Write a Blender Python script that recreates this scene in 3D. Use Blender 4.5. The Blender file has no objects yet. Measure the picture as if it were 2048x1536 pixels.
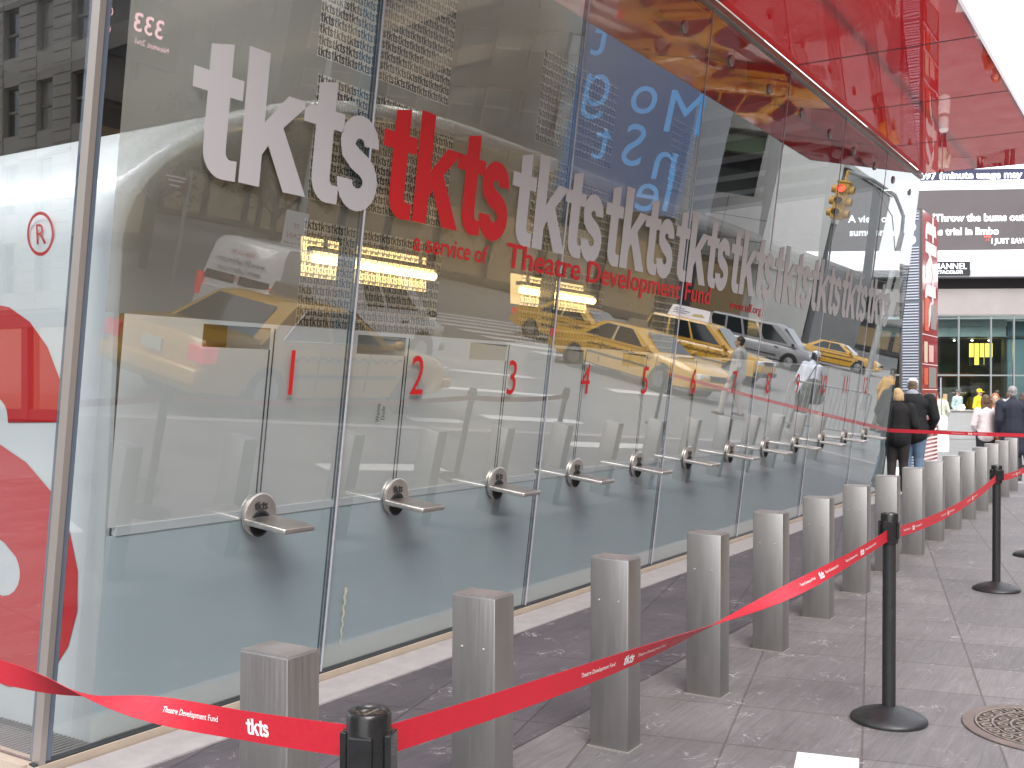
import bpy, bmesh, math, random
import numpy as np
from mathutils import Vector, Matrix
random.seed(7)
R = math.radians
SC = bpy.context.scene
COL = SC.collection

# ------------------------------------------------------------------ camera
YAW, PITCH, ROLL = 0.56337, 0.00457, 0.005133
cd = bpy.data.cameras.new("camera")
cam = bpy.data.objects.new("camera", cd)
COL.objects.link(cam)
_f = Vector((math.cos(YAW)*math.cos(PITCH), math.sin(YAW)*math.cos(PITCH), math.sin(PITCH)))
_r = Vector((math.sin(YAW), -math.cos(YAW), 0))
_u = _r.cross(_f)
_r2 = _r*math.cos(ROLL) + _u*math.sin(ROLL)
_u2 = -_r*math.sin(ROLL) + _u*math.cos(ROLL)
cam.matrix_world = Matrix(((_r2.x, _u2.x, -_f.x, 0), (_r2.y, _u2.y, -_f.y, 0), (_r2.z, _u2.z, -_f.z, 1.6), (0, 0, 0, 1)))
cd.sensor_width = 36
cd.lens = 36*2121.2/2048
cd.clip_start = 0.05
cd.clip_end = 2000
SC.camera = cam

# ------------------------------------------------------------------ world, sun, exposure
SUN_EL, SUN_AZ = R(44), R(228)
w = bpy.data.worlds.new("World"); SC.world = w; w.use_nodes = True
nt = w.node_tree; nt.nodes.clear()
sky = nt.nodes.new("ShaderNodeTexSky"); sky.sky_type = 'NISHITA'; sky.sun_disc = False
sky.sun_elevation = SUN_EL; sky.sun_rotation = SUN_AZ; sky.dust_density = 4.0
ov = nt.nodes.new("ShaderNodeMixRGB"); ov.inputs[0].default_value = 0.72; ov.inputs[2].default_value = (8.6, 8.9, 9.3, 1)
bg = nt.nodes.new("ShaderNodeBackground"); bg.inputs[1].default_value = 0.10
wo = nt.nodes.new("ShaderNodeOutputWorld")
nt.links.new(sky.outputs[0], ov.inputs[1]); nt.links.new(ov.outputs[0], bg.inputs[0]); nt.links.new(bg.outputs[0], wo.inputs[0])
sl = bpy.data.lights.new("sun", 'SUN'); sl.energy = 1.4; sl.angle = R(35); sl.color = (1, .965, .92)
so = bpy.data.objects.new("sun", sl); COL.objects.link(so)
_sd = Vector((math.sin(SUN_AZ)*math.cos(SUN_EL), math.cos(SUN_AZ)*math.cos(SUN_EL), math.sin(SUN_EL)))
so.rotation_euler = (-_sd).to_track_quat('-Z', 'Y').to_euler()
vs = SC.view_settings
vs.view_transform = 'Standard'; vs.look = 'None'; vs.exposure = 1.45; vs.gamma = 1; vs.use_curve_mapping = False
SC.render.engine = 'CYCLES'
cy = SC.cycles
cy.max_bounces = 12; cy.transparent_max_bounces = 24; cy.glossy_bounces = 5; cy.transmission_bounces = 8; cy.diffuse_bounces = 3
cy.caustics_reflective = False; cy.caustics_refractive = False; cy.sample_clamp_indirect = 4

# ------------------------------------------------------------------ materials
MATS = {}
def mat(name, col=(.5, .5, .5), rough=.5, metal=0., spec=.5, emit=None, es=1., var=0., vs_=6., bump=0., bs=40., coat=0., alpha=None, stretch=None):
    """principled material with procedural colour variation and bump"""
    if name in MATS: return MATS[name]
    m = bpy.data.materials.new(name); m.use_nodes = True
    n = m.node_tree.nodes; l = m.node_tree.links
    p = n["Principled BSDF"]
    p.inputs["Base Color"].default_value = (*col, 1)
    p.inputs["Roughness"].default_value = rough
    p.inputs["Metallic"].default_value = metal
    p.inputs["Specular IOR Level"].default_value = spec
    p.inputs["Coat Weight"].default_value = coat
    p.inputs["Coat Roughness"].default_value = .04
    if emit:
        p.inputs["Emission Color"].default_value = (*emit, 1); p.inputs["Emission Strength"].default_value = es
    if var or bump:
        tc = n.new("ShaderNodeTexCoord"); src = tc.outputs["Object"]
        if stretch:
            mp = n.new("ShaderNodeMapping"); mp.inputs["Scale"].default_value = stretch
            l.new(src, mp.inputs[0]); src = mp.outputs[0]
    if var:
        no = n.new("ShaderNodeTexNoise"); no.inputs["Scale"].default_value = vs_; no.inputs["Detail"].default_value = 6
        no.inputs["Roughness"].default_value = .65
        l.new(src, no.inputs["Vector"])
        cr = n.new("ShaderNodeMapRange"); cr.inputs[1].default_value = .3; cr.inputs[2].default_value = .7
        cr.inputs[3].default_value = 1-var; cr.inputs[4].default_value = 1+var
        l.new(no.outputs[0], cr.inputs[0])
        mx = n.new("ShaderNodeVectorMath"); mx.operation = 'SCALE'; mx.inputs[0].default_value = col
        l.new(cr.outputs[0], mx.inputs["Scale"]); l.new(mx.outputs[0], p.inputs["Base Color"])
        rr = n.new("ShaderNodeMapRange"); rr.inputs[1].default_value = .3; rr.inputs[2].default_value = .7
        rr.inputs[3].default_value = max(0, rough-.08); rr.inputs[4].default_value = min(1, rough+.08)
        l.new(no.outputs[0], rr.inputs[0]); l.new(rr.outputs[0], p.inputs["Roughness"])
    if bump:
        nb = n.new("ShaderNodeTexNoise"); nb.inputs["Scale"].default_value = bs; nb.inputs["Detail"].default_value = 5
        l.new(src, nb.inputs["Vector"])
        b = n.new("ShaderNodeBump"); b.inputs["Strength"].default_value = bump; b.inputs["Distance"].default_value = .01
        l.new(nb.outputs[0], b.inputs["Height"]); l.new(b.outputs[0], p.inputs["Normal"])
    MATS[name] = m
    return m

def glassmat(name, tint=(.955, .972, .975), ior=1.9, refl=True):
    if name in MATS: return MATS[name]
    m = bpy.data.materials.new(name); m.use_nodes = True
    n = m.node_tree.nodes; l = m.node_tree.links; n.clear()
    o = n.new("ShaderNodeOutputMaterial"); t = n.new("ShaderNodeBsdfTransparent"); t.inputs[0].default_value = (*tint, 1)
    if refl:
        g = n.new("ShaderNodeBsdfGlossy"); g.inputs["Roughness"].default_value = 0.004
        lw = n.new("ShaderNodeLayerWeight"); lw.inputs[0].default_value = .5
        pw = n.new("ShaderNodeMath"); pw.operation = 'POWER'; pw.inputs[1].default_value = 2.15; l.new(lw.outputs["Facing"], pw.inputs[0])
        f = n.new("ShaderNodeMath"); f.operation = 'MULTIPLY_ADD'; f0 = ((ior-1)/(ior+1))**2; f.inputs[1].default_value = .95-f0; f.inputs[2].default_value = f0; l.new(pw.outputs[0], f.inputs[0])
        mx = n.new("ShaderNodeMixShader"); l.new(f.outputs[0], mx.inputs[0]); l.new(t.outputs[0], mx.inputs[1]); l.new(g.outputs[0], mx.inputs[2])
        # very slight waviness of float glass
        tc = n.new("ShaderNodeTexCoord"); nz = n.new("ShaderNodeTexNoise"); nz.inputs["Scale"].default_value = .55; nz.inputs["Detail"].default_value = 1
        l.new(tc.outputs["Object"], nz.inputs["Vector"])
        b = n.new("ShaderNodeBump"); b.inputs["Strength"].default_value = .05; b.inputs["Distance"].default_value = .02
        l.new(nz.outputs[0], b.inputs["Height"]); l.new(b.outputs[0], g.inputs["Normal"])
        l.new(mx.outputs[0], o.inputs[0])
    else:
        l.new(t.outputs[0], o.inputs[0])
    MATS[name] = m
    return m

def filmmat(name, col, opac, trans=.5):
    """milky film: part see-through, part diffusing"""
    if name in MATS: return MATS[name]
    m = bpy.data.materials.new(name); m.use_nodes = True
    n = m.node_tree.nodes; l = m.node_tree.links; n.clear()
    o = n.new("ShaderNodeOutputMaterial"); t = n.new("ShaderNodeBsdfTransparent")
    d = n.new("ShaderNodeBsdfDiffuse"); d.inputs[0].default_value = (*col, 1)
    tr = n.new("ShaderNodeBsdfTranslucent"); tr.inputs[0].default_value = (*col, 1)
    m1 = n.new("ShaderNodeMixShader"); m1.inputs[0].default_value = trans
    m2 = n.new("ShaderNodeMixShader"); m2.inputs[0].default_value = opac
    l.new(d.outputs[0], m1.inputs[1]); l.new(tr.outputs[0], m1.inputs[2])
    l.new(t.outputs[0], m2.inputs[1]); l.new(m1.outputs[0], m2.inputs[2]); l.new(m2.outputs[0], o.inputs[0])
    MATS[name] = m
    return m

def redglass(name, col=(.86, .03, .06)):
    m = bpy.data.materials.new(name); m.use_nodes = True
    n = m.node_tree.nodes; l = m.node_tree.links; n.clear()
    o = n.new("ShaderNodeOutputMaterial")
    tr = n.new("ShaderNodeBsdfTranslucent"); tr.inputs[0].default_value = (*col, 1)
    d = n.new("ShaderNodeBsdfDiffuse"); d.inputs[0].default_value = (*col, 1)
    m1 = n.new("ShaderNodeMixShader"); m1.inputs[0].default_value = .86
    g = n.new("ShaderNodeBsdfGlossy"); g.inputs["Roughness"].default_value = .012
    f = n.new("ShaderNodeFresnel"); f.inputs[0].default_value = 1.85
    m2 = n.new("ShaderNodeMixShader")
    tc = n.new("ShaderNodeTexCoord"); nz = n.new("ShaderNodeTexNoise"); nz.inputs["Scale"].default_value = .9
    l.new(tc.outputs["Object"], nz.inputs["Vector"])
    b = n.new("ShaderNodeBump"); b.inputs["Strength"].default_value = .1; b.inputs["Distance"].default_value = .02
    l.new(nz.outputs[0], b.inputs["Height"]); l.new(b.outputs[0], g.inputs["Normal"])
    l.new(d.outputs[0], m1.inputs[1]); l.new(tr.outputs[0], m1.inputs[2])
    l.new(f.outputs[0], m2.inputs[0]); l.new(m1.outputs[0], m2.inputs[1]); l.new(g.outputs[0], m2.inputs[2]); l.new(m2.outputs[0], o.inputs[0])
    MATS[name] = m
    return m

def lampmat(name, col, s):
    if name in MATS: return MATS[name]
    m = bpy.data.materials.new(name); m.use_nodes = True
    n = m.node_tree.nodes; l = m.node_tree.links; n.clear()
    o = n.new("ShaderNodeOutputMaterial"); e = n.new("ShaderNodeEmission")
    e.inputs[0].default_value = (*col, 1); e.inputs[1].default_value = s; l.new(e.outputs[0], o.inputs[0])
    MATS[name] = m
    return m

def pavermat(name, c1, c2, mortar, bw, bh, rot, ox, oy, rough=.62, var=.25, offset=0., scratch=True, msize=.006):
    """stone slabs laid in a rotated grid, with cleft texture, stains and pale scuffs"""
    m = bpy.data.materials.new(name); m.use_nodes = True
    n = m.node_tree.nodes; l = m.node_tree.links
    p = n["Principled BSDF"]
    tc = n.new("ShaderNodeTexCoord")
    mp = n.new("ShaderNodeMapping"); mp.vector_type = 'TEXTURE'
    mp.inputs["Rotation"].default_value = (0, 0, rot); mp.inputs["Location"].default_value = (ox, oy, 0)
    l.new(tc.outputs["Object"], mp.inputs[0])
    br = n.new("ShaderNodeTexBrick"); br.offset = offset; br.squash = 1
    br.inputs["Scale"].default_value = 1; br.inputs["Brick Width"].default_value = bw; br.inputs["Row Height"].default_value = bh
    br.inputs["Mortar Size"].default_value = msize; br.inputs["Mortar Smooth"].default_value = .2; br.inputs["Bias"].default_value = -.1
    br.inputs["Color1"].default_value = (*c1, 1); br.inputs["Color2"].default_value = (*c2, 1); br.inputs["Mortar"].default_value = (*mortar, 1)
    l.new(mp.outputs[0], br.inputs[0])
    n1 = n.new("ShaderNodeTexNoise"); n1.inputs["Scale"].default_value = 1.7; n1.inputs["Detail"].default_value = 9; n1.inputs["Roughness"].default_value = .7
    l.new(tc.outputs["Object"], n1.inputs["Vector"])
    mp2 = n.new("ShaderNodeMapping"); mp2.inputs["Scale"].default_value = (2.2, 26, 1); mp2.inputs["Rotation"].default_value = (0, 0, -rot+R(20))
    l.new(tc.outputs["Object"], mp2.inputs[0])
    n2 = n.new("ShaderNodeTexNoise"); n2.inputs["Scale"].default_value = 1.5; n2.inputs["Detail"].default_value = 6; n2.inputs["Distortion"].default_value = 1.2
    l.new(mp2.outputs[0], n2.inputs["Vector"])
    r1 = n.new("ShaderNodeMapRange"); r1.inputs[1].default_value = .3; r1.inputs[2].default_value = .72; r1.inputs[3].default_value = 1-var; r1.inputs[4].default_value = 1+var
    l.new(n1.outputs[0], r1.inputs[0])
    r2 = n.new("ShaderNodeMapRange"); r2.inputs[1].default_value = .3; r2.inputs[2].default_value = .75; r2.inputs[3].default_value = .86; r2.inputs[4].default_value = 1.16
    l.new(n2.outputs[0], r2.inputs[0])
    mu = n.new("ShaderNodeMath"); mu.operation = 'MULTIPLY'; l.new(r1.outputs[0], mu.inputs[0]); l.new(r2.outputs[0], mu.inputs[1])
    sc = n.new("ShaderNodeVectorMath"); sc.operation = 'SCALE'; l.new(br.outputs[0], sc.inputs[0]); l.new(mu.outputs[0], sc.inputs["Scale"])
    out = sc.outputs[0]
    if scratch:
        n3 = n.new("ShaderNodeTexNoise"); n3.inputs["Scale"].default_value = 3.2; n3.inputs["Detail"].default_value = 3; n3.inputs["Distortion"].default_value = 2.4
        l.new(tc.outputs["Object"], n3.inputs["Vector"])
        a = n.new("ShaderNodeMath"); a.operation = 'SUBTRACT'; a.inputs[1].default_value = .5; l.new(n3.outputs[0], a.inputs[0])
        ab = n.new("ShaderNodeMath"); ab.operation = 'ABSOLUTE'; l.new(a.outputs[0], ab.inputs[0])
        r3 = n.new("ShaderNodeMapRange"); r3.inputs[1].default_value = 0; r3.inputs[2].default_value = .009; r3.inputs[3].default_value = 1; r3.inputs[4].default_value = 0
        l.new(ab.outputs[0], r3.inputs[0])
        n4 = n.new("ShaderNodeTexNoise"); n4.inputs["Scale"].default_value = 4.5; n4.inputs["Detail"].default_value = 2; l.new(tc.outputs["Object"], n4.inputs["Vector"])
        r4 = n.new("ShaderNodeMapRange"); r4.inputs[1].default_value = .53; r4.inputs[2].default_value = .66; r4.inputs[3].default_value = 0; r4.inputs[4].default_value = .75
        l.new(n4.outputs[0], r4.inputs[0])
        m3 = n.new("ShaderNodeMath"); m3.operation = 'MULTIPLY'; l.new(r3.outputs[0], m3.inputs[0]); l.new(r4.outputs[0], m3.inputs[1])
        mc = n.new("ShaderNodeMixRGB"); mc.inputs[2].default_value = (.62, .58, .6, 1); l.new(m3.outputs[0], mc.inputs[0]); l.new(out, mc.inputs[1]); out = mc.outputs[0]
    vo = n.new("ShaderNodeTexVoronoi"); vo.inputs["Scale"].default_value = 1.9; l.new(tc.outputs["Object"], vo.inputs["Vector"])
    sv = n.new("ShaderNodeSeparateColor"); l.new(vo.outputs["Color"], sv.inputs[0])
    th = n.new("ShaderNodeMath"); th.operation = 'MULTIPLY'; th.inputs[1].default_value = .045; l.new(sv.outputs[0], th.inputs[0])
    lt = n.new("ShaderNodeMath"); lt.operation = 'LESS_THAN'; l.new(vo.outputs["Distance"], lt.inputs[0]); l.new(th.outputs[0], lt.inputs[1])
    ls = n.new("ShaderNodeMath"); ls.operation = 'MULTIPLY'; ls.inputs[1].default_value = .55; l.new(lt.outputs[0], ls.inputs[0])
    mg = n.new("ShaderNodeMixRGB"); mg.inputs[2].default_value = (.06, .055, .055, 1); l.new(ls.outputs[0], mg.inputs[0]); l.new(out, mg.inputs[1]); out = mg.outputs[0]
    l.new(out, p.inputs["Base Color"])
    rr = n.new("ShaderNodeMapRange"); rr.inputs[1].default_value = .3; rr.inputs[2].default_value = .7; rr.inputs[3].default_value = rough-.14; rr.inputs[4].default_value = rough+.1
    l.new(n1.outputs[0], rr.inputs[0]); l.new(rr.outputs[0], p.inputs["Roughness"])
    ad = n.new("ShaderNodeMath"); ad.operation = 'MULTIPLY_ADD'; ad.inputs[1].default_value = -.8; l.new(br.outputs[1], ad.inputs[0]); l.new(n2.outputs[0], ad.inputs[2])
    b = n.new("ShaderNodeBump"); b.inputs["Strength"].default_value = .35; b.inputs["Distance"].default_value = .006
    l.new(ad.outputs[0], b.inputs["Height"]); l.new(b.outputs[0], p.inputs["Normal"])
    MATS[name] = m
    return m

FR = R(13.5)
fc, fs = math.cos(FR), math.sin(FR)
def F(a, b, z=0): return Vector((a*fc - b*fs, a*fs + b*fc, z))     # pavement grid -> world

M_paver = pavermat("slate_paver", (.146, .135, .139), (.186, .173, .176), (.1, .088, .082), .61, .5885, FR, *F(4.86, .04).xy)
M_dark = pavermat("dark_slate", (.082, .072, .082), (.1, .088, .1), (.05, .045, .05), 1.22, .61, FR, *F(4.86, .34).xy, scratch=True, var=.2)
M_kerb = mat("pale_granite", (.36, .335, .34), .7, var=.12, vs_=9, bump=.15, bs=120)
M_asph = mat("asphalt", (.215, .212, .21), .85, var=.18, vs_=1.2, bump=.4, bs=160)
M_line = mat("road_paint", (.72, .72, .70), .6, var=.14, vs_=14)
M_steel = mat("brushed_steel", (.40, .392, .385), .46, metal=1., var=.07, vs_=2.2, stretch=(90, 90, 1.5), bump=.02, bs=30)
M_stop = mat("steel_top", (.62, .60, .60), .45, metal=1., var=.03, vs_=5)
M_chrome = mat("chrome", (.7, .7, .7), .12, metal=1.)
M_beige = mat("beige_channel", (.46, .38, .31), .5, var=.08, vs_=8)
M_black = mat("black_plastic", (.012, .012, .013), .28, var=.2, vs_=20)
M_blackm = mat("black_powder_coat", (.02, .02, .022), .42, var=.2, vs_=30, bump=.05, bs=200)
M_belt = mat("red_webbing", (.50, .011, .028), .55, var=.06, vs_=60, bump=.12, bs=300)
M_white = mat("white_vinyl", (.48, .47, .485), .6)
M_whitepr = mat("white_print", (.82, .8, .8), .7)
M_red = mat("red_vinyl", (.56, .008, .012), .55)
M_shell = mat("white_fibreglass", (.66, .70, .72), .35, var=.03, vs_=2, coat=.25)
M_dark_in = mat("dark_interior", (.075, .07, .068), .7, var=.2, vs_=1.5)
M_beam = mat("grey_beam", (.30, .28, .275), .6, var=.1, vs_=3)
M_tan = mat("tan_lining", (.32, .27, .18), .7, var=.1, vs_=1.5)
M_slot = mat("dark_gasket", (.03, .035, .04), .5)
M_fin = mat("glass_edge", (.085, .13, .165), .15, coat=.5)
M_sil = mat("silicone_joint", (.50, .49, .53), .4)
M_glass = glassmat("booth_glass", ior=2.1)
M_glassb = glassmat("booth_glass_back", refl=False, tint=(.97, .982, .985))
M_filmU = filmmat("milky_film_upper", (.60, .56, .49), .56, .45)
M_filmC = filmmat("milky_film_words", (.66, .61, .52), .90, .45)
M_filmM = filmmat("milky_film_window", (.84, .86, .85), .94, .25)
M_filmL = filmmat("milky_film_counter", (.60, .72, .77), .95, .15)
M_filmB = filmmat("milky_film_base", (.70, .76, .74), .92, .2)
M_canopy = redglass("red_glass")
M_tube = lampmat("warm_tube", (1, .64, .22), 7)
M_redlamp = lampmat("red_lamp", (1, .03, .02), 6)
M_grate = mat("floor_grate", (.3, .3, .29), .45, metal=.6)

# ------------------------------------------------------------------ mesh helpers
class MB:
    def __init__(s): s.v = []; s.f = []; s.m = []
    def add(s, vs, fs, mi=0):
        o = len(s.v); s.v += [tuple(v) for v in vs]; s.f += [tuple(o+i for i in f) for f in fs]; s.m += [mi]*len(fs)
    def quad(s, a, b, c, d, mi=0): s.add([a, b, c, d], [(0, 1, 2, 3)], mi)
    def hexa(s, p, mi=0):      # 8 points: bottom 4 ccw, top 4 ccw
        s.add(p, [(3, 2, 1, 0), (4, 5, 6, 7), (0, 1, 5, 4), (1, 2, 6, 5), (2, 3, 7, 6), (3, 0, 4, 7)], mi)
    def box(s, x0, x1, y0, y1, z0, z1, mi=0, M=None):
        p = [Vector(q) for q in ((x0, y0, z0), (x1, y0, z0), (x1, y1, z0), (x0, y1, z0), (x0, y0, z1), (x1, y0, z1), (x1, y1, z1), (x0, y1, z1))]
        if M: p = [M @ q for q in p]
        s.hexa(p, mi)
    def loft(s, rings, cap=True, closed=True, mi=0):
        n = len(rings[0]); vs = [v for r in rings for v in r]; fs = []
        for i in range(len(rings)-1):
            for j in range(n if closed else n-1):
                k = (j+1) % n
                fs.append((i*n+j, i*n+k, (i+1)*n+k, (i+1)*n+j))
        if cap:
            fs.append(tuple(range(n-1, -1, -1))); fs.append(tuple((len(rings)-1)*n+j for j in range(n)))
        s.add(vs, fs, mi)
    def lathe(s, prof, n=24, c=(0, 0, 0), M=None, mi=0):
        rings = []
        for r, z in prof:
            ring = [Vector((c[0]+r*math.cos(2*math.pi*k/n), c[1]+r*math.sin(2*math.pi*k/n), c[2]+z)) for k in range(n)]
            rings.append([M @ v for v in ring] if M else ring)
        s.loft(rings, True, True, mi)
    def tube(s, pts, r, n=10, mi=0):
        pts = [Vector(p) for p in pts]
        rs = r if isinstance(r, (list, tuple)) else [r]*len(pts)
        rings = []; prev = None
        for i, p in enumerate(pts):
            t = (pts[min(i+1, len(pts)-1)] - pts[max(i-1, 0)]).normalized()
            if prev is None: a = t.orthogonal().normalized()
            else: a = (prev - t*prev.dot(t)).normalized()
            prev = a; b = t.cross(a)
            rings.append([p + (a*math.cos(2*math.pi*k/n) + b*math.sin(2*math.pi*k/n))*rs[i] for k in range(n)])
        s.loft(rings, True, True, mi)
    def caps(s, a, b, ra, rb, n=12, mi=0, sx=1.0):     # tapered capsule
        a = Vector(a); b = Vector(b); d = b-a; L = d.length
        t = d.normalized() if L > 1e-6 else Vector((0, 0, 1)); o = t.orthogonal().normalized(); q = t.cross(o)
        rings = []
        for k in range(5):
            an = -math.pi/2 + k*math.pi/10*1.0
            rings.append((a + t*ra*math.sin(an), max(ra*math.cos(an), 1e-4)))
        rings.append((a, ra)); rings.append((b, rb))
        for k in range(1, 6):
            an = k*math.pi/10
            rings.append((b + t*rb*math.sin(an), max(rb*math.cos(an), 1e-4)))
        s.loft([[c + (o*math.cos(2*math.pi*j/n) + q*math.sin(2*math.pi*j/n))*r for j in range(n)] for c, r in rings], True, True, mi)
    def ell(s, c, rx, ry, rz, n=14, mi=0, rot=None):
        rings = []
        for k in range(n//2+1):
            an = -math.pi/2 + k*math.pi/(n//2)
            r = max(math.cos(an), 1e-3)
            ring = [Vector((rx*r*math.cos(2*math.pi*j/n), ry*r*math.sin(2*math.pi*j/n), rz*math.sin(an))) for j in range(n)]
            if rot: ring = [rot @ v for v in ring]
            rings.append([v + Vector(c) for v in ring])
        s.loft(rings, True, True, mi)
    def prism(s, poly, M, d, mi=0):     # planar polygon (x,y) extruded by d along local z
        n = len(poly)
        b = [M @ Vector((x, y, 0)) for x, y in poly]; t = [M @ Vector((x, y, d)) for x, y in poly]
        s.add(b+t, [tuple(range(n-1, -1, -1)), tuple(range(n, 2*n))] + [(i, (i+1) % n, n+(i+1) % n, n+i) for i in range(n)], mi)
    def build(s, name, mats, parent=None, smooth=None, bevel=0, bseg=2, remesh=0, sm_it=0):
        me = bpy.data.meshes.new(name); me.from_pydata(s.v, [], s.f)
        if not isinstance(mats, (list, tuple)): mats = [mats]
        for m in mats: me.materials.append(m)
        if len(mats) > 1: me.polygons.foreach_set("material_index", s.m)
        bm = bmesh.new(); bm.from_mesh(me); bmesh.ops.recalc_face_normals(bm, faces=bm.faces[:]) if not getattr(s, 'keep', False) else None
        bm.to_mesh(me); bm.free()
        o = bpy.data.objects.new(name, me); COL.objects.link(o)
        if bevel or remesh:
            if remesh:
                md = o.modifiers.new("r", 'REMESH'); md.mode = 'VOXEL'; md.voxel_size = remesh; md.use_smooth_shade = True
                if sm_it:
                    ms = o.modifiers.new("s", 'SMOOTH'); ms.iterations = sm_it; ms.factor = .5
            if bevel:
                md = o.modifiers.new("b", 'BEVEL'); md.width = bevel; md.segments = bseg; md.limit_method = 'ANGLE'; md.angle_limit = R(30)
            dg = bpy.context.evaluated_depsgraph_get(); dg.update()
            me2 = bpy.data.meshes.new_from_object(o.evaluated_get(dg)); me2.name = name
            o.modifiers.clear(); o.data = me2; bpy.data.meshes.remove(me); me = me2
        if smooth is not None:
            me.polygons.foreach_set("use_smooth", [True]*len(me.polygons))
            if smooth < 180: me.set_sharp_from_angle(angle=R(smooth))
        if parent: o.parent = parent
        return o

def tag(o, label=None, cat=None, group=None, kind=None):
    if label: o["label"] = label
    if cat: o["category"] = cat
    if group: o["group"] = group
    if kind: o["kind"] = kind
    return o
def empty(name, loc=(0, 0, 0), rz=0, label=None, cat=None, group=None):
    o = bpy.data.objects.new(name, None); o.empty_display_size = .2; COL.objects.link(o)
    o.location = loc; o.rotation_euler = (0, 0, rz)
    return tag(o, label, cat, group)
def copy_tree(o, parent=None):
    c = o.copy(); COL.objects.link(c)
    if parent: c.parent = parent
    for ch in [x for x in bpy.data.objects if x.parent == o]: copy_tree(ch, c)
    return c

# text as meshes (built-in font)
_TC = {}
def text_geo(body, bold=0., align='LEFT'):
    k = (body, bold, align)
    if k in _TC: return _TC[k]
    cu = bpy.data.curves.new("t", 'FONT'); cu.body = body; cu.size = 1; cu.align_x = align; cu.fill_mode = 'FRONT'; cu.offset = bold; cu.resolution_u = 3
    o = bpy.data.objects.new("t", cu); COL.objects.link(o)
    dg = bpy.context.evaluated_depsgraph_get(); dg.update()
    me = o.evaluated_get(dg).to_mesh()
    vs = [tuple(v.co[:2]) for v in me.vertices]; fs = [tuple(p.vertices) for p in me.polygons]
    o.evaluated_get(dg).to_mesh_clear()
    bpy.data.objects.remove(o); bpy.data.curves.remove(cu)
    _TC[k] = (vs, fs)
    return vs, fs
def text(mb, body, fn, size, bold=0., sx=1., align='LEFT', mi=0):
    """add flat text; fn maps text-plane (x,y) to a world point"""
    vs, fs = text_geo(body, bold, align)
    mb.add([fn(x*size*sx, y*size) for x, y in vs], fs, mi)
def plane_fn(o, ex, ey):
    o, ex, ey = Vector(o), Vector(ex).normalized(), Vector(ey).normalized()
    return lambda x, y: o + ex*x + ey*y

# the bold condensed word: outlines of t, k, t, s (metre-sized: ascender 0.62, word pitch 1.29)
def stroke_outline(pts, w):
    L, Rr = [], []
    for i, p in enumerate(pts):
        a = np.array(pts[max(i-1, 0)]); b = np.array(pts[min(i+1, len(pts)-1)]); t = (b-a)/np.linalg.norm(b-a); n = np.array([-t[1], t[0]])
        L.append(tuple(np.array(p)+n*w/2)); Rr.append(tuple(np.array(p)-n*w/2))
    return L + Rr[::-1]
def _arc(cx, cy, rx, ry, a0, a1, n): return [(cx+rx*math.cos(R(a0+(a1-a0)*i/n)), cy+ry*math.sin(R(a0+(a1-a0)*i/n))) for i in range(n+1)]
def glyph_t(x):
    p = [(.0, .455), (.0, .365), (.085, .365), (.085, .13)] + _arc(.205, .12, .12, .125, 180, 270, 6) + [(.285, -.002), (.285, .09), (.25, .088)] + _arc(.245, .125, .03, .037, 270, 180, 4) + [(.215, .365), (.29, .365), (.29, .455), (.215, .455), (.215, .6), (.085, .57), (.085, .455)]
    return [(a+x, b) for a, b in p]
def glyph_k(x):
    p = [(0, 0), (.13, 0), (.13, .15), (.165, .2), (.285, 0), (.44, 0), (.252, .3), (.42, .455), (.272, .455), (.13, .3), (.13, .62), (0, .62)]
    return [(a+x, b) for a, b in p]
def glyph_s(x):
    c = [(.25, .330)] + _arc(.158, .335, .092, .085, 0, 180, 10)[0:] + [(.075, .29), (.13, .252), (.20, .225)] + _arc(.163, .137, .1, .093, 42, -180, 12) + [(.063, .142)]
    return [(a+x, b) for a, b in stroke_outline(c, .118)]
GLY = [glyph_t(0), glyph_k(.305), glyph_t(.69), glyph_s(.955)]
def tri(poly):
    from mathutils.geometry import tessellate_polygon
    return tessellate_polygon([[Vector((x, y, 0)) for x, y in poly]])
GTRI = [tri(g) for g in GLY]
def word(mb, fn, k=1., sx=1., mi=0):
    for g, t in zip(GLY, GTRI): mb.add([fn(x*k*sx, y*k) for x, y in g], [tuple(q) for q in t], mi)

# ------------------------------------------------------------------ ground
def sheet(name, poly, z, m, kind='structure', lab=None):
    mb = MB(); mb.add([(p[0], p[1], z) for p in poly], [tuple(range(len(poly)))])
    return tag(mb.build(name, m), lab, None, None, kind)
sheet("road", [(-220, -220), (260, -220), (260, 260), (-220, 260)], -.124, M_asph)
BK = -3.35          # kerb line in pavement coordinates
plaza_poly = [F(-14, BK), F(19.3, BK), F(20.4, BK+.5), F(20.9, BK+1.7), F(20.9, 18), F(-14, 18)]
mb = MB()
n = len(plaza_poly)
mb.add([(p.x, p.y, 0) for p in plaza_poly], [tuple(range(n))])
tag(mb.build("plaza_pavement", M_paver), kind='structure')
mb = MB()
ins = [F(-14, BK+.16), F(19.2, BK+.16), F(20.26, BK+.62), F(20.74, BK+1.7), F(20.74, 18), F(-14, 18)]
for i in range(n-2):
    a, b, c, d = plaza_poly[i], plaza_poly[i+1], ins[i+1], ins[i]
    up = Vector((0, 0, .004)); dn = Vector((0, 0, -.2))
    mb.hexa([a+dn, b+dn, c+dn, d+dn, a+up, b+up, c+up, d+up])
tag(mb.build("kerb", M_kerb), kind='structure')
sheet("dark_paving", [(-3, 2.5), (17.6, 2.5), (17.6, 3.66), (-3, 3.66)], .004, M_dark)
mb = MB(); mb.box(2.35, 17.4, 3.66, 3.93, .0, .012); mb.box(2.35, 2.66, 3.93, 9, .0, .012)
tag(mb.build("pavement_edging", M_kerb), kind='structure')
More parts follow.
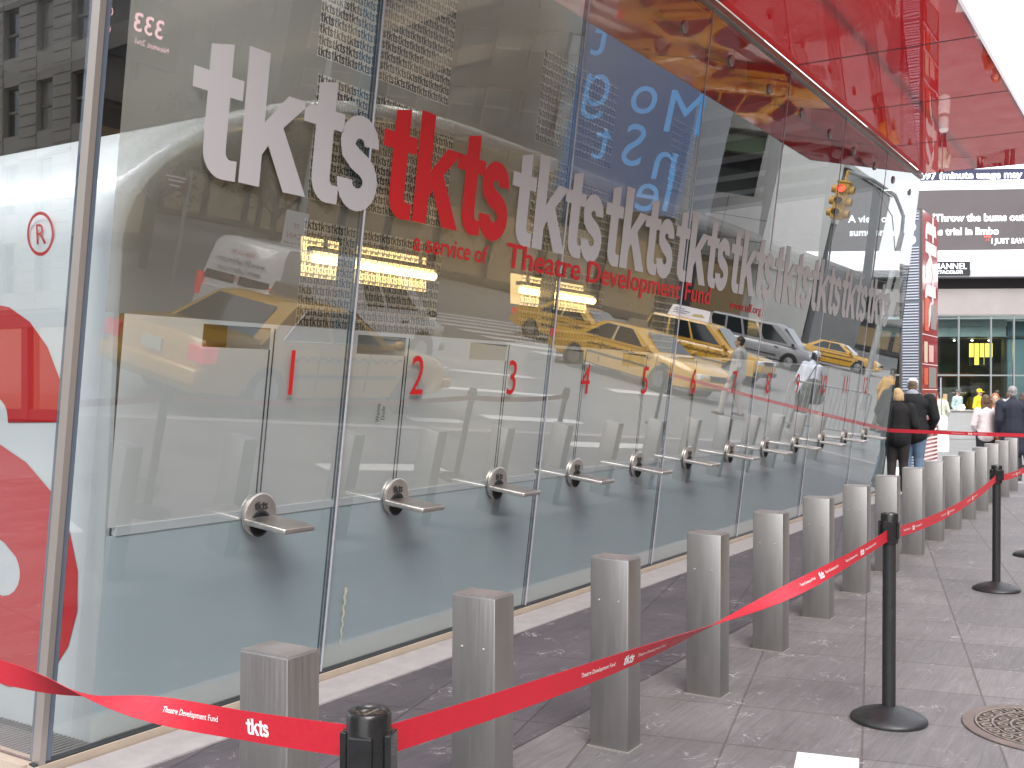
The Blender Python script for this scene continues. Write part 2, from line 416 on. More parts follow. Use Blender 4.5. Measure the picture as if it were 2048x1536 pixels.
def painted(name, quads, z=.004):
    mb = MB()
    for q in quads: mb.quad(*[(p[0], p[1], z) for p in q])
    return tag(mb.build(name, M_line), kind='structure')
def frect(a0, a1, b0, b1): return [F(a0, b0), F(a1, b0), F(a1, b1), F(a0, b1)]
painted("pavement_paint", [frect(4.28, 4.85, .05, .31), frect(7.9, 9.5, -1.5, -1.25), frect(12.9, 15.0, -2.8, -2.5)])
RZ = -.12
quads = [frect(11.4, 12.4, -4.45, -4.2), frect(13.2, 15.5, -4.9, -4.6), frect(13.7, 17.4, -7.2, -6.95), frect(15.4, 18.7, -9.3, -9.05), frect(20.5, 24.6, -8.6, -8.2)]
for i in range(9):
    b = -13.0 - i*1.15
    quads.append(frect(23.5, 33, b, b+.5))
for i in range(7):
    b = -2.2 + i*1.25
    quads.append(frect(22.4, 25.4, b, b+.5))
painted("road_markings", quads, RZ)

# ------------------------------------------------------------------ ticket booth
Y0, TH = 3.967, .1167
ct, st = math.cos(TH), math.sin(TH)
def G(s, t, off=0.): return Vector((s, Y0 - t*st - off*ct, t*ct - off*st))     # along glass, up glass, outward
JX, JW, TOP = 4.335, 2.1276, 4.92
XE = JX + 6*JW
booth = empty("ticket_booth", (9, 5, 0), 0, "glass ticket booth with red and white lettering under a red glass roof", "ticket booth")
BI = Matrix.Translation((-9, -5, 0))
def bpart(mb, name, m, parent=None, **k):
    o = mb.build(name, m, parent or booth, **k)
    if parent is None: o.matrix_parent_inverse = BI
    return o
def gbox(mb, s0, s1, t0, t1, o0, o1, mi=0):
    mb.hexa([G(s0, t0, o0), G(s1, t0, o0), G(s1, t0, o1), G(s0, t0, o1), G(s0, t1, o0), G(s1, t1, o0), G(s1, t1, o1), G(s0, t1, o1)], mi)
def pane(s0, s1, t0, t1):
    mb = MB()
    a, b, c, d = G(s0, t0, 0), G(s1, t0, 0), G(s1, t1, 0), G(s0, t1, 0)
    e, f, g, h = G(s0, t0, -.016), G(s1, t0, -.016), G(s1, t1, -.016), G(s0, t1, -.016)
    mb.quad(a, b, c, d, 0); mb.quad(h, g, f, e, 1)
    mb.quad(a, d, h, e, 2); mb.quad(b, f, g, c, 2); mb.quad(d, c, g, h, 2); mb.quad(a, e, f, b, 2)
    mb.keep = True
    return bpart(mb, "glass_pane", [M_glass, M_glassb, M_fin])
edges = [2.70] + [JX + k*JW for k in range(7)]
for a, b in zip(edges[:-1], edges[1:]): pane(a+.006, b-.006, .055, TOP)
for k in range(0, 6):
    mb = MB(); s = JX+k*JW
    gbox(mb, s-.0055, s+.0055, .03, TOP, -.018, .004)
    bpart(mb, "silicone_joint", M_sil)
    mb = MB(); gbox(mb, s-.02, s-.008, .03, TOP, -.14, -.022)
    bpart(mb, "glass_fin", M_fin)
# corner post, end pane, far end pane
mb = MB(); gbox(mb, 2.640, 2.668, .0, TOP, -.03, .020, 0); gbox(mb, 2.670, 2.698, .0, TOP, -.09, .010, 1)
bpart(mb, "corner_post", [mat("corner_steel", (.46, .42, .39), .4, metal=.7), mat("corner_edge", (.17, .21, .27), .3, metal=.3)])
def endpane(x, name, y1=9.0):
    mb = MB(); a = G(0, .055); b = G(0, TOP)
    p = [(x, a.y+.01, a.z), (x, y1, a.z), (x, y1, b.z), (x, b.y+.01, b.z)]
    q = [(x+.016, *v[1:]) for v in p]
    mb.quad(*p[::-1], 0); mb.quad(*q, 1)
    for i in range(4): j = (i+1) % 4; mb.quad(p[i], p[j], q[j], q[i], 2)
    mb.keep = True
    return bpart(mb, "glass_pane", [M_glass, M_glassb, M_fin])
endpane(2.650, "s"); endpane(XE-.02, "e")
# base channel
mb = MB(); gbox(mb, 2.62, XE+.02, -.0, .05, -.03, .024, 0); gbox(mb, 2.62, XE+.02, .05, .058, -.02, .014, 1)
bpart(mb, "base_channel", [M_beige, M_slot])
mb = MB(); mb.box(2.60, 2.70, 4.0, 9, 0, .05); bpart(mb, "base_channel", M_beige)
# top rail
mb = MB(); gbox(mb, 2.62, XE+.02, TOP-.03, TOP+.035, -.05, .035)
bpart(mb, "top_rail", mat("top_rail_metal", (.30, .25, .24), .35, metal=.6), bevel=.01)
# point fittings near the top
fit_d = MB(); 
for i in range(13):
    s = 3.82 + 1.054*i
    mb = MB(); M = Matrix.Translation(G(s, 4.59, .004)) @ Matrix.Rotation(R(90)+TH, 4, 'X')
    mb.lathe([(.0, 0), (.052, 0), (.052, .008), (.046, .014), (.0, .016)], 20, M=M)
    bpart(mb, "glass_fitting", M_steel, smooth=30)
# milky film bonded inside the glass, in bands, with clear slots and patches of cut-out words
FO = -.024
WP = 1.073
slots = [(3.335+WP*i, 3.757+WP*i) for i in range(12)]
blocks = [(3.92+2.09*j, 5.09+2.09*j, 1.92, 2.46) for j in range(3)]
upper = [(3.90+2.09*j, 5.0+2.06*j, 3.26, 3.86) for j in range(3)] + [(3.92+2.09*j, 5.09+2.09*j, 2.56, 3.18) for j in range(3)]
def inside(rs, s, t): return any(a < s < b and c < t < d for a, b, c, d in rs)
def film(name, m, s0, s1, t0, t1, holes):
    S = sorted({s0, s1} | {v for h in holes for v in h[:2] if s0 < v < s1}); T = sorted({t0, t1} | {v for h in holes for v in h[2:] if t0 < v < t1})
    mb = MB()
    for a, b in zip(S[:-1], S[1:]):
        for c, d in zip(T[:-1], T[1:]):
            if not inside(holes, (a+b)/2, (c+d)/2): mb.quad(G(a, c, FO), G(b, c, FO), G(b, d, FO), G(a, d, FO))
    return bpart(mb, name, m)
film("milky_film", filmmat("milky_film_edge", (.5, .52, .5), .13, .3), 2.81, 2.905, .06, 1.92, [])
film("milky_film", M_filmB, 2.905, XE-.05, .06, .17, [])
film("milky_film", M_filmL, 2.905, XE-.05, .17, .965, [])
film("milky_film", M_filmM, 2.905, XE-.05, 1.0, 1.92, [(a, b, 1.795, 1.9) for a, b in slots])
film("milky_film", M_filmU, 2.81, 8.58, 1.92, 4.85, blocks+upper)
# cells of film with the word cut out
CW, CH = .0975, .0535
def word_cell():
    k = CW/1.40; dx = (0, .03, .06, .09)
    cu = bpy.data.curves.new("c", 'CURVE'); cu.dimensions = '2D'; cu.fill_mode = 'BOTH'
    polys = [[(0, 0), (CW, 0), (CW, CH), (0, CH)]] + [[((x+o_)*k+.001, y*k*1.1+.005) for x, y in g] for g, o_ in zip(GLY, dx)]
    for pl in polys:
        sp = cu.splines.new('POLY'); sp.points.add(len(pl)-1); sp.use_cyclic_u = True
        for p, (x, y) in zip(sp.points, pl): p.co = (x, y, 0, 1)
    o = bpy.data.objects.new("c", cu); COL.objects.link(o)
    dg = bpy.context.evaluated_depsgraph_get(); dg.update()
    me = o.evaluated_get(dg).to_mesh()
    vs = [tuple(v.co[:2]) for v in me.vertices]; fs = [tuple(p.vertices) for p in me.polygons]
    o.evaluated_get(dg).to_mesh_clear(); bpy.data.objects.remove(o); bpy.data.curves.remove(cu)
    return vs, fs
cv, cf = word_cell()
def cut_block(s0, s1, t0, t1):
    mb = MB(); nx = max(1, round((s1-s0)/CW)); nz = max(1, round((t1-t0)/CH)); kx = (s1-s0)/nx/CW; kz = (t1-t0)/nz/CH
    for j in range(nz):
        sh = random.choice((0, .25, .5, .75))*0
        for i in range(nx):
            mb.add([G(s0+(i*CW+x)*kx, t0+(j*CH+y)*kz, FO) for x, y in cv], cf)
    bpart(mb, "cut_out_film", M_filmC)
for b in blocks+upper: 
    cut_block(b[0], min(b[1], 8.58), b[2], b[3])
# seams of the window blinds, gaps
for i in range(12):
    mb = MB(); s = 3.757+WP*i
    gbox(mb, s-.005, s, 1.0, 1.795, -.022, -.018); gbox(mb, s+.022, s+.026, 1.0, 1.9, -.022, -.018)
    bpart(mb, "window_seam", M_slot)
# counter rail
mb = MB(); gbox(mb, 2.95, XE-.05, .962, 1.003, -.05, -.019)
bpart(mb, "counter_rail", mat("pale_rail", (.62, .66, .68), .3))
mb = MB(); gbox(mb, 3.2, XE-.1, .16, .95, -.55, -.09)
bpart(mb, "counter", mat("blue_grey_counter", (.2, .27, .31), .5, var=.1, vs_=1))
# partitions behind the film
for i in range(12):
    mb = MB(); s = 4.03+WP*i; gbox(mb, s-.02, s+.02, 1.0, 1.88, -.6, -.06); bpart(mb, "window_partition", M_shell)
# big words
for i in range(10):
    mb = MB(); s0 = 3.135+1.2985*i
    word(mb, lambda x, y: G(s0+x, 2.56+y, .003))
    bpart(mb, "word_lettering", M_red if i == 1 else M_white)
def glass_words(words, s0, t0, size, bold, sx, off, gap=.28):
    x = 0
    for wd in words:
        mb = MB(); text(mb, wd, lambda a, b: G(s0+x+a, t0+b, off), size, bold, sx)
        bpart(mb, "word_lettering", M_red)
        x += (max(v[0] for v in text_geo(wd, bold)[0])+gap)*size*sx
glass_words(["a", "service", "of"], 4.775, 2.40, .152, .012, 1.06, .003)
glass_words(["Theatre", "Development", "Fund"], 5.745, 2.405, .222, .014, 1.40, .0045)
glass_words(["www.tdf.org"], 9.75, 2.40, .118, .004, 1.5, .003)
for i in range(12):
    mb = MB(); s = 3.90+1.034*i
    text(mb, str(i+1), lambda x, y: G(s+x, 1.575+y, .003), .33, .0, .86, 'CENTER'); bpart(mb, "number", M_red)
# pen scribble and a splash on the glass
mb = MB()
text(mb, "Wanna", lambda x, y: G(4.62-y, 1.42+x, .003), .045, 0, .8); text(mb, "Dude", lambda x, y: G(4.665-y, 1.43+x, .003), .045, 0, .8)
bpart(mb, "scribble", M_slot)
mb = MB(); rng = random.Random(3)
for i in range(26):
    t = .50-.013*i; ww = .010*(1-i/30)+rng.random()*.004; s = 4.475+.006*math.sin(i*1.3)
    mb.quad(G(s-ww, t, .002), G(s+ww, t, .002), G(s+ww*.8, t-.011, .002), G(s-ww*.7, t-.011, .002))
bpart(mb, "dried_splash", mat("splash", (.55, .5, .42), .7))
# ticket shelves: round plate with the word, and a flat tray
M_satin = mat("satin_steel", (.62, .59, .56), .36, metal=1., var=.06, vs_=20)
M_engr = mat("engraving", (.03, .03, .03), .6)
def shelf_proto(i):
    s = 3.757+1.0745*i; tz = .985
    mb = MB()
    gbox(mb, s-.105, s+.105, tz-.042, tz-.012, .012, .29)
    o = bpart(mb, "ticket_shelf", M_satin, smooth=30, bevel=.009, bseg=3)
    M = Matrix.Translation(G(s, tz, .003)) @ Matrix.Rotation(R(90)+TH, 4, 'X')
    d = MB(); d.lathe([(0, 0), (.108, 0), (.108, .012), (.1, .018), (0, .018)], 40, M=M)
    d.lathe([(.055, .0185), (.055, .021), (.067, .021), (.067, .0185)], 30, c=(0, -.045, 0), M=M, mi=1)
    do = d.build("round_plate", [M_satin, M_slot], o, smooth=30)
    t = MB(); word(t, lambda x, y: G(s-.046+x, tz+.022+y, .0235), .068, 1.0); to = t.build("lettering", M_engr, o)
for i in range(12): shelf_proto(i)
# white shell inside: rounded arch profile in X-Z, pulled back in Y
def shell_profile(off):      # off 0 = outside, 1 = inside; the end leans out slightly with the glass
    th_ = .10*off
    lean = lambda z: -.05*z
    p = [(2.985+th_*.6, .0), (2.985+th_*.6+lean(1.2), 1.2)]
    zc, rx, rz = 2.225, 2.50, 1.0-th_
    for k in range(17):
        a = math.pi - k*math.pi/2/16
        x0 = 2.985+th_*.75+lean(2.3)
        p.append((x0+(rx-th_*.6)+(rx-th_*.6)*math.cos(a), zc+rz*math.sin(a)))
    x1 = 16.4-th_; zt = zc+rz
    p += [(x1-1.2, zt), (x1-.5, zt-.25), (x1-.12, zt-.8), (x1, zt-1.5), (x1, 0)]
    return p
po, pi_ = shell_profile(0), shell_profile(1)
def shY(z, k): return Y0 - z*math.tan(TH) + .10 if k == 0 else 9.0
mb = MB(); n = len(po); rr = []
for (x, z), (xi, zi) in zip(po, pi_):
    yf, yfi = shY(z, 0), shY(zi, 0)
    xm, zm, ym = (x+xi)/2, (z+zi)/2, (yf+yfi)/2
    q = lambda t: (x+(xi-x)*t, z+(zi-z)*t)
    ring = [(x, 9.0, z), (x, yf+.10, z), (x, yf+.05, z), (*[q(.12)[0]], yf+.018, q(.12)[1]), (q(.32)[0], ym+.0, q(.32)[1]), (q(.68)[0], ym, q(.68)[1]), (q(.88)[0], yfi+.018, q(.88)[1]), (xi, yfi+.05, zi), (xi, yfi+.1, zi), (xi, 9.0, zi)]
    rr.append([Vector(v) for v in ring])
mb.loft(rr, True, True)
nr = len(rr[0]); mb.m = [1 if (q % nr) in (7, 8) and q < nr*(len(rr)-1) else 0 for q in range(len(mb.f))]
bpart(mb, "white_shell", [M_shell, mat("shell_inner_shade", (.13, .115, .09), .7, var=.1, vs_=1.5)], smooth=50)  # inner faces of the white shell: shade inside the arch put into the colour
mb = MB()      # closed end behind the arch, set back a little from the end face
# lining and rear wall of the ticket room
mb.quad((3.5, 7.2, 0), (16, 7.2, 0), (16, 7.2, 3.25), (3.5, 7.2, 3.25)); bpart(mb, "room_wall", M_tan)
mb = MB(); mb.quad((2.75, 4.1, .006), (16.9, 4.1, .006), (16.9, 8.9, .006), (2.75, 8.9, .006)); bpart(mb, "room_floor", mat("room_floor", (.3, .3, .28), .6))
mb = MB(); mb.quad((2.7, 4.02, .014), (2.98, 4.02, .014), (2.98, 8.9, .014), (2.7, 8.9, .014))
for i in range(60):
    y = 4.03+i*.03; mb.box(2.72, 2.975, y, y+.012, .018, .03)
bpart(mb, "floor_grate", M_grate)
# logo on the end of the shell: only the last letter and the mark can be seen from the square
def SE(x, y, o=.004): return Vector((2.985-.05*y-o, 4.33-x, y))
mb = MB()
Sg = [(a*1.0, b) for a, b in glyph_s(0)]
text_t = tri(Sg)
sk = 3.66
mb.add([SE(-.97+x*sk, .235+y*sk) for x, y in Sg], [tuple(q) for q in text_t])
bpart(mb, "end_logo", M_red)
mb = MB(); cx, cy_ = .03, 2.28
for k in range(36):
    a, b = 2*math.pi*k/36, 2*math.pi*(k+1)/36
    mb.quad(*[SE(cx+r*math.cos(t), cy_+r*math.sin(t)) for r, t in ((.098, a), (.098, b), (.083, b), (.083, a))])
text(mb, "R", lambda x, y: SE(cx+x, cy_-.045+y), .13, 0, 1, 'CENTER')
bpart(mb, "registered_mark", M_red)
# lamps of the ticket room, with added glow panels and fill strips
for j in range(2):
    x = 4.98+2.48*j
    mb = MB(); mb.tube([(x, 4.62, 2.42), (x+1.25, 4.62, 2.42)], .034, 12)
    lo = bpart(mb, "tube_lamp", M_tube)
    mb = MB(); mb.box(x-.02, x+1.27, 4.70, 4.72, 2.31, 2.56); mb.build("lamp_halo_panel", lampmat("golden_halo", (1, .66, .26), 1.0), lo)  # self-glowing panel added to give the tube its golden halo
    mb = MB(); mb.box(x-.03, x+1.28, 4.6, 4.66, 2.46, 2.49); mb.box(x+.1, x+.12, 4.62, 4.64, 2.49, 3.27); mb.box(x+1.1, x+1.12, 4.62, 4.64, 2.49, 3.27)
    mb.build("lamp_bracket", M_beam, lo)
mb = MB(); mb.tube([(6.2, 5.6, 3.62), (8.5, 5.6, 3.62)], .02, 8)
bpart(mb, "cove_lamp", lampmat("cove_warm", (1, .72, .4), 9))
for nm, bx in (("end_fill", (2.80, 3.0, 4.3, 8.6, 4.80, 4.84)), ("front_fill", (3.2, 6.6, 3.66, 3.74, 4.80, 4.84))):  # strips out of view, added to brighten the white shell
    mb = MB(); mb.box(*bx); bpart(mb, "shell_fill_strip", lampmat("cool_strip", (.96, .97, 1), 10) if nm == "end_fill" else lampmat("front_strip", (1, .95, .86), 24))
# dark ceiling with stepped beams over the shell
mb = MB(); mb.box(2.7, XE-.03, 3.46, 9.0, 4.86, 4.9)
bpart(mb, "ceiling", M_dark_in)
mb = MB(); mb.box(2.72, XE-.03, 8.96, 9.0, 0.05, 4.86); bpart(mb, "rear_wall", M_dark_in)
for i in range(13):
    mb = MB(); x = 3.3+1.064*i
    mb.hexa([Vector(v) for v in ((x, 3.62, 4.62), (x+.34, 3.62, 4.62), (x+.34, 8.9, 4.42), (x, 8.9, 4.42), (x, 3.62, 4.855), (x+.34, 3.62, 4.855), (x+.34, 8.9, 4.855), (x, 8.9, 4.855))])
    bpart(mb, "ceiling_beam", M_beam)
# red glass canopy
CE, CZ = 1.63, 4.93
for k in range(-1, 6):
    x0 = JX+k*JW; x1 = x0+JW
    mb = MB(); mb.box(max(x0, 2.5)+.007, x1-.007, CE, 3.36, CZ, CZ+.03)
    bpart(mb, "red_glass_panel", M_canopy)
    mb = MB(); mb.box(x1-.007, x1+.007, CE, 3.36, CZ-.002, CZ+.05); bpart(mb, "canopy_seam", M_slot)
for k in range(3):
    y = CE+.45+k*.5
# tread edges seen through the red glass
mb = MB(); mb.box(2.5, XE, CE-.012, CE, CZ-.002, CZ+.06); bpart(mb, "canopy_edge", M_canopy)
mb = MB(); mb.box(2.5, XE+.012, 2.55, 2.58, CZ+.05, CZ+.12); bpart(mb, "canopy_beam", M_beam)

# ------------------------------------------------------------------ bollards
def make_bollard():
    mb = MB(); mb.box(-.065, .065, -.095, .095, 0, .846)
    o = mb.build("bollard", M_steel, None, smooth=40, bevel=.006, bseg=2)
    t = MB(); t.box(-.06, .06, -.09, .09, .846, .851); t.build("top_plate", M_stop, o)
    f = MB(); f.box(-.073, .073, -.103, .103, 0, .006); f.build("base_flange", mat("flange_grout", (.24, .22, .21), .7), o)
    for y in (-.045, .05):
        c = MB(); c.lathe([(.0, 0), (.006, 0), (.004, .003), (0, .003)], 8, M=Matrix.Translation((-.0655, y, .66)) @ Matrix.Rotation(R(-90), 4, 'Y'))
        c.build("screw", M_stop, o)
    return o
proto = make_bollard()
BX = [2.16, 3.18, 4.22, 5.22, 6.34, 7.42, 8.52, 9.65, 10.8, 11.94, 13.06, 14.18, 15.3, 16.42, 17.54, 18.66]
BY = [2.19, 2.17, 2.15, 2.11, 2.145, 2.165, 2.18, 2.2, 2.215, 2.235, 2.25, 2.265, 2.28, 2.295, 2.305, 2.32]
ords = ["first", "second", "third", "fourth", "fifth", "sixth", "seventh", "eighth", "ninth", "tenth", "eleventh", "twelfth", "thirteenth", "fourteenth", "fifteenth", "sixteenth"]
for i in range(16):
    o = proto if i == 0 else copy_tree(proto)
    o.location = (BX[i]+.065, BY[i], 0)
    lab = {0: "steel bollard with white-lit top, in front of ticket window 1, nearest of the row", 15: "steel bollard at the far end of the row along the booth"}.get(i, "square brushed steel bollard, %s from the near end of the row by the booth" % ords[i])
    tag(o, lab, "bollard", "steel bollards along the ticket booth")

# ------------------------------------------------------------------ stanchions and belts
def make_stanchion():
    root = empty("queue_post")
    mb = MB(); mb.lathe([(0, 0), (.178, 0), (.18, .008), (.176, .018), (.15, .034), (.1, .052), (.05, .066), (.036, .074), (0, .074)], 40); mb.build("base", M_blackm, root, smooth=40)
    mb = MB(); mb.lathe([(0, .07), (.0315, .07), (.0315, .87), (0, .87)], 24); mb.build("pole", M_blackm, root, smooth=40)
    mb = MB(); mb.lathe([(0, .862), (.041, .862), (.0415, .868), (.0415, 1.0), (.038, 1.006), (.03, 1.007), (.028, 1.004), (0, 1.004)], 32)
    hd = mb.build("belt_head", M_black, root, smooth=40)
    mb = MB()
    for k in range(4):
        M = Matrix.Rotation(k*math.pi/2+.25, 4, 'Z'); mb.box(.036, .049, -.022, .022, .885, .97, M=M)
    mb.build("belt_clip", M_black, hd, bevel=.003)
    mb = MB(); text(mb, "m", lambda x, y: Vector((x-.006, y+.006, 1.0045)), .018); text(mb, "crowd control", lambda x, y: Vector((x, y-.008, 1.0045)), .0075, 0, 1, 'CENTER')
    mb.build("cap_print", mat("grey_print", (.35, .35, .36), .6), hd)
    return root
sp = make_stanchion()
SPOS = [(1.515, 1.265, "black belt post with printed cap, its head rising at the bottom edge"),
        (5.34, 1.2, "whole black belt post standing between the manhole cover and the bollards"),
        (9.31, 1.26, "black belt post further along, before the last bollards"),
        (11.42, 1.22, "black belt post cut by the photo's right edge, just its base and pole showing"),
        (1.72, 3.42, "black belt post beside the booth corner, holding the end of the twisted belt"),
        (17.5, -.2, "black belt post holding the far straight belt behind the last bollards")]
posts = []
for i, (x, y, lab) in enumerate(SPOS):
    o = sp if i == 0 else copy_tree(sp)
    o.location = (x, y, 0); o.rotation_euler = (0, 0, [.1, -.2, .3, 0, .2, 1.0][i])
    tag(o, lab, "belt post", "black belt posts of the queue"); posts.append(o)
def belt(owner, p0, p1, sag, roll0, roll1, name="belt", words_at=(), w=.05, flip=False, tw=(.12, .76)):
    """webbing strip from p0 to p1: sags, and rolls about its run from roll0 to roll1"""
    p0, p1 = Vector(p0), Vector(p1); L = (p1-p0).length; N = 80
    hd = (p1-p0); hd.z = 0; hd.normalize(); side = Vector((-hd.y, hd.x, 0))
    def P(u, v):      # u 0..1 along, v across (metres)
        c = p0.lerp(p1, u); c.z -= 4*sag*u*(1-u)
        tz = ((p1-p0).z - 4*sag*(1-2*u))/L
        up = (Vector((0, 0, 1)) - hd*tz).normalized()
        uu = min(1, max(0, (u-tw[0])/tw[1])); uu = uu*uu*(3-2*uu); a = roll0+(roll1-roll0)*uu
        d = up*math.cos(a) + side*math.sin(a); nn = side*math.cos(a) - up*math.sin(a)
        return c + d*v, nn
    mb = MB(); rings = []
    for i in range(N+1):
        u = i/N; r = []
        for v, o in ((-w/2, .0006), (w/2, .0006), (w/2, -.0006), (-w/2, -.0006)):
            q, nn = P(u, v); r.append(q+nn*o)
        rings.append(r)
    mb.loft(rings)
    inv = Matrix.Translation(-Vector(owner.location)) if owner.rotation_euler.z == 0 else (Matrix.Translation(owner.location) @ Matrix.Rotation(owner.rotation_euler.z, 4, 'Z')).inverted()
    o = mb.build(name, M_belt, owner, smooth=30); o.matrix_parent_inverse = inv
    pr = MB()
    for u0, d, sgn, full in words_at:      # start, reading direction, face sign
        def fn(x, y, u0=u0, d=d, sgn=sgn):
            c, nn = P(u0 + d*x/L, 0); e, _ = P(u0 + d*x/L, .01)
            q, _ = P(u0 + d*x/L, y if e.z > c.z else -y)
            return q + nn*(.0014 if nn.dot(Vector((0, 0, 1.6))-q) > 0 else -.0014)
        if full: 
            text(pr, "Theatre Development Fund", lambda x, y: fn(x-.30, y-.002), .0175, .004)
            word(pr, lambda x, y: fn(x-.012, y-.0155), .052, 1.05)
        else:
            text(pr, "Theatre Development Fund", lambda x, y: fn(x-.26, y-.004), .016, .004)
            word(pr, lambda x, y: fn(x-.03, y-.014), .045, 1.05)
            text(pr, "Theatre Development Fund", lambda x, y: fn(x+.05, y-.004), .016, .004)
    if pr.v:
        pr.build("belt_print", M_whitepr, o)
    return o
belt(posts[4], (1.70, 3.38, .865), (1.515, 1.307, .942), .04, math.pi, 0, words_at=[(.86, 1, 1, True)], w=.06, tw=(.36, .5))
belt(posts[0], (1.556, 1.265, .938), (5.299, 1.2, .90), .06, 0, -math.pi, words_at=[(.27, 1, -1, False), (.72, 1, 1, False), (.88, 1, 1, False)], w=.055)
belt(posts[1], (5.382, 1.2, .90), (9.268, 1.26, .90), .055, 0, 0, words_at=[(.14, 1, -1, False), (.42, 1, -1, False), (.68, 1, -1, False)], w=.055)
belt(posts[2], (9.35, 1.26, .90), (11.38, 1.22, .90), .03, 0, 0, words_at=[(.5, 1, -1, False)], w=.055)
belt(posts[5], (17.5, -.158, .955), (17.13, 3.93, .985), .02, 0, 0, words_at=[(.3, -1, 1, False), (.7, -1, 1, False)], w=.055)

# ------------------------------------------------------------------ manhole cover
def make_manhole():
    root = empty("manhole_cover", (5.60, .52, 0), R(10), "round cast iron manhole cover with ring pattern in the paving", "manhole cover")
    mr = mat("rusty_iron_rim", (.20, .155, .14), .55, metal=.4, var=.25, vs_=12)
    mi = mat("worn_cast_iron", (.30, .245, .215), .45, metal=.55, var=.3, vs_=18)
    md = mat("dark_iron", (.03, .025, .023), .7, var=.3, vs_=18)
    mb = MB(); mb.lathe([(.385, .002), (.455, .002), (.45, .007), (.395, .008)], 64); rim = MB()
    n = 72; rings = []
    for r, z in ((.41, .0045), (.48, .0045), (.475, .009), (.415, .010)):
        rings.append([Vector((r*math.cos(2*math.pi*k/n), r*math.sin(2*math.pi*k/n), z)) for k in range(n)])
    rim.loft(rings+[rings[0]], False); rim.build("rim", mr, root, smooth=40)
    mb = MB(); mb.lathe([(0, .0045), (.408, .0045), (.408, .006), (0, .006)], 64); mb.build("plate", md, root)
    p = MB()
    def ring(r0, r1, cx=0, cy=0, n=40, z=.0125):
        rs = [[Vector((cx+r*math.cos(2*math.pi*k/n), cy+r*math.sin(2*math.pi*k/n), zz)) for k in range(n)] for r, zz in ((r0, .0062), (r0, z), (r1, z), (r1, .0062))]
        p.loft(rs, False)
    for r in (.10, .205, .305, .396): ring(r, r+.011)
    for rr, cnt, rad in ((.155, 9, .030), (.258, 15, .030), (.353, 21, .030), (.05, 3, .026)):
        for k in range(cnt):
            a = 2*math.pi*k/cnt; ring(rad*.62, rad, rr*math.cos(a), rr*math.sin(a), 14)
            if rr > .1:
                a2 = a+math.pi/cnt; c, s = math.cos(a2), math.sin(a2)
                M = Matrix.Rotation(a2, 4, 'Z'); p.box(rr-.045, rr+.045, -.004, .004, .0062, .012, M=M)
    p.build("ring_pattern", mi, root, smooth=40)
    root.scale = (.81, .81, 1)
make_manhole()

# ------------------------------------------------------------------ louvred sign tower beyond the booth
def make_tower():
    T = empty("sign_tower", (20, 3.95, 0), 0, "tall sign tower with grey louvres and a red side lettered in white, beyond the booth", "sign tower")
    mb = MB(); mb.box(.02, 1.46, .02, .36, 0, 4.88); mb.build("tower_body", mat("tower_dark", (.10, .09, .09), .4, metal=.4), T)
    lv = MB(); lv.box(0, .02, .03, .35, .1, 4.86, 0)
    for k in range(92):
        z = .14+k*.051
        if 4.2 < z < 4.66 or abs((z % 1.62)-1.58) < .03: continue
        lv.hexa([Vector(v) for v in ((-.012, .05, z), (0, .05, z), (0, .325, z), (-.012, .325, z), (-.002, .05, z+.024), (0, .05, z+.024), (0, .325, z+.024), (-.002, .325, z+.024))], 1)
    lv.build("louvre_panel", [mat("louvre_grey", (.20, .22, .27), .4, metal=.2), mat("louvre_light", (.40, .43, .50), .4)], T)
    for z in (4.32, 4.55):
        d = MB(); d.lathe([(0, 0), (.085, 0), (.085, .012), (0, .016)], 24, M=Matrix.Translation((-.002, .19, z)) @ Matrix.Rotation(R(-90), 4, 'Y')); d.build("round_light", lampmat("pale_light", (.95, .97, 1), 1.1), T)
    mb = MB(); mb.box(-.006, .02, .0, .03, 0, 4.88); mb.box(-.006, .02, .35, .38, 0, 4.88); mb.box(0, .05, -.006, .02, 0, 4.88); mb.build("tower_trim", mat("tower_trim", (.20, .16, .14), .4, metal=.6), T)
    mr = mat("tower_red", (.52, .02, .035), .12, coat=.6)
    rp = MB(); rp.box(.05, 1.46, -.004, .02, 1.0, 4.86); R1 = rp.build("red_panel", mr, T)
    q = lambda x, y: Vector((.05+x, -.008, y))
    L = MB(); word(L, lambda x, y: Vector((.28+y*1.0, -.008, 4.84-x)), 1.65, 1.0); L.build("lettering", M_whitepr, R1)
    L = MB()
    for z in (1.02, 1.62, 2.08, 2.62): L.box(.05, 1.46, -.007, -.004, z, z+.014)
    L.build("white_line", M_whitepr, R1)
    P = MB(); cols = 0
    ps = [(.2, .55, 1.72, 2.02, 0), (.62, 1.3, 1.66, 2.04, 1), (.2, .5, 2.12, 2.5, 2), (.62, 1.05, 2.14, 2.45, 3), (.3, 1.25, 1.12, 1.56, 1), (.25, .6, 2.7, 3.3, 0), (.8, 1.3, 2.75, 3.2, 1)]
    for x0, x1, z0, z1, m in ps: P.quad((x0, -.009, z0), (x1, -.009, z0), (x1, -.009, z1), (x0, -.009, z1), m)
    P.build("poster", [mat("poster_orange", (.75, .12, .05), .4), mat("poster_grey", (.3, .28, .27), .3), mat("poster_cream", (.75, .62, .45), .4), mat("poster_pink", (.8, .5, .45), .4)], R1)
    S = MB(); S.box(.05, 1.46, -.004, .02, .0, .998, 0)
    for k in range(13): S.box(.06, 1.45, -.007, -.004, .05+k*.074, .05+k*.074+.036, 1)
    S.build("striped_base", [mr, M_whitepr], T)
make_tower()

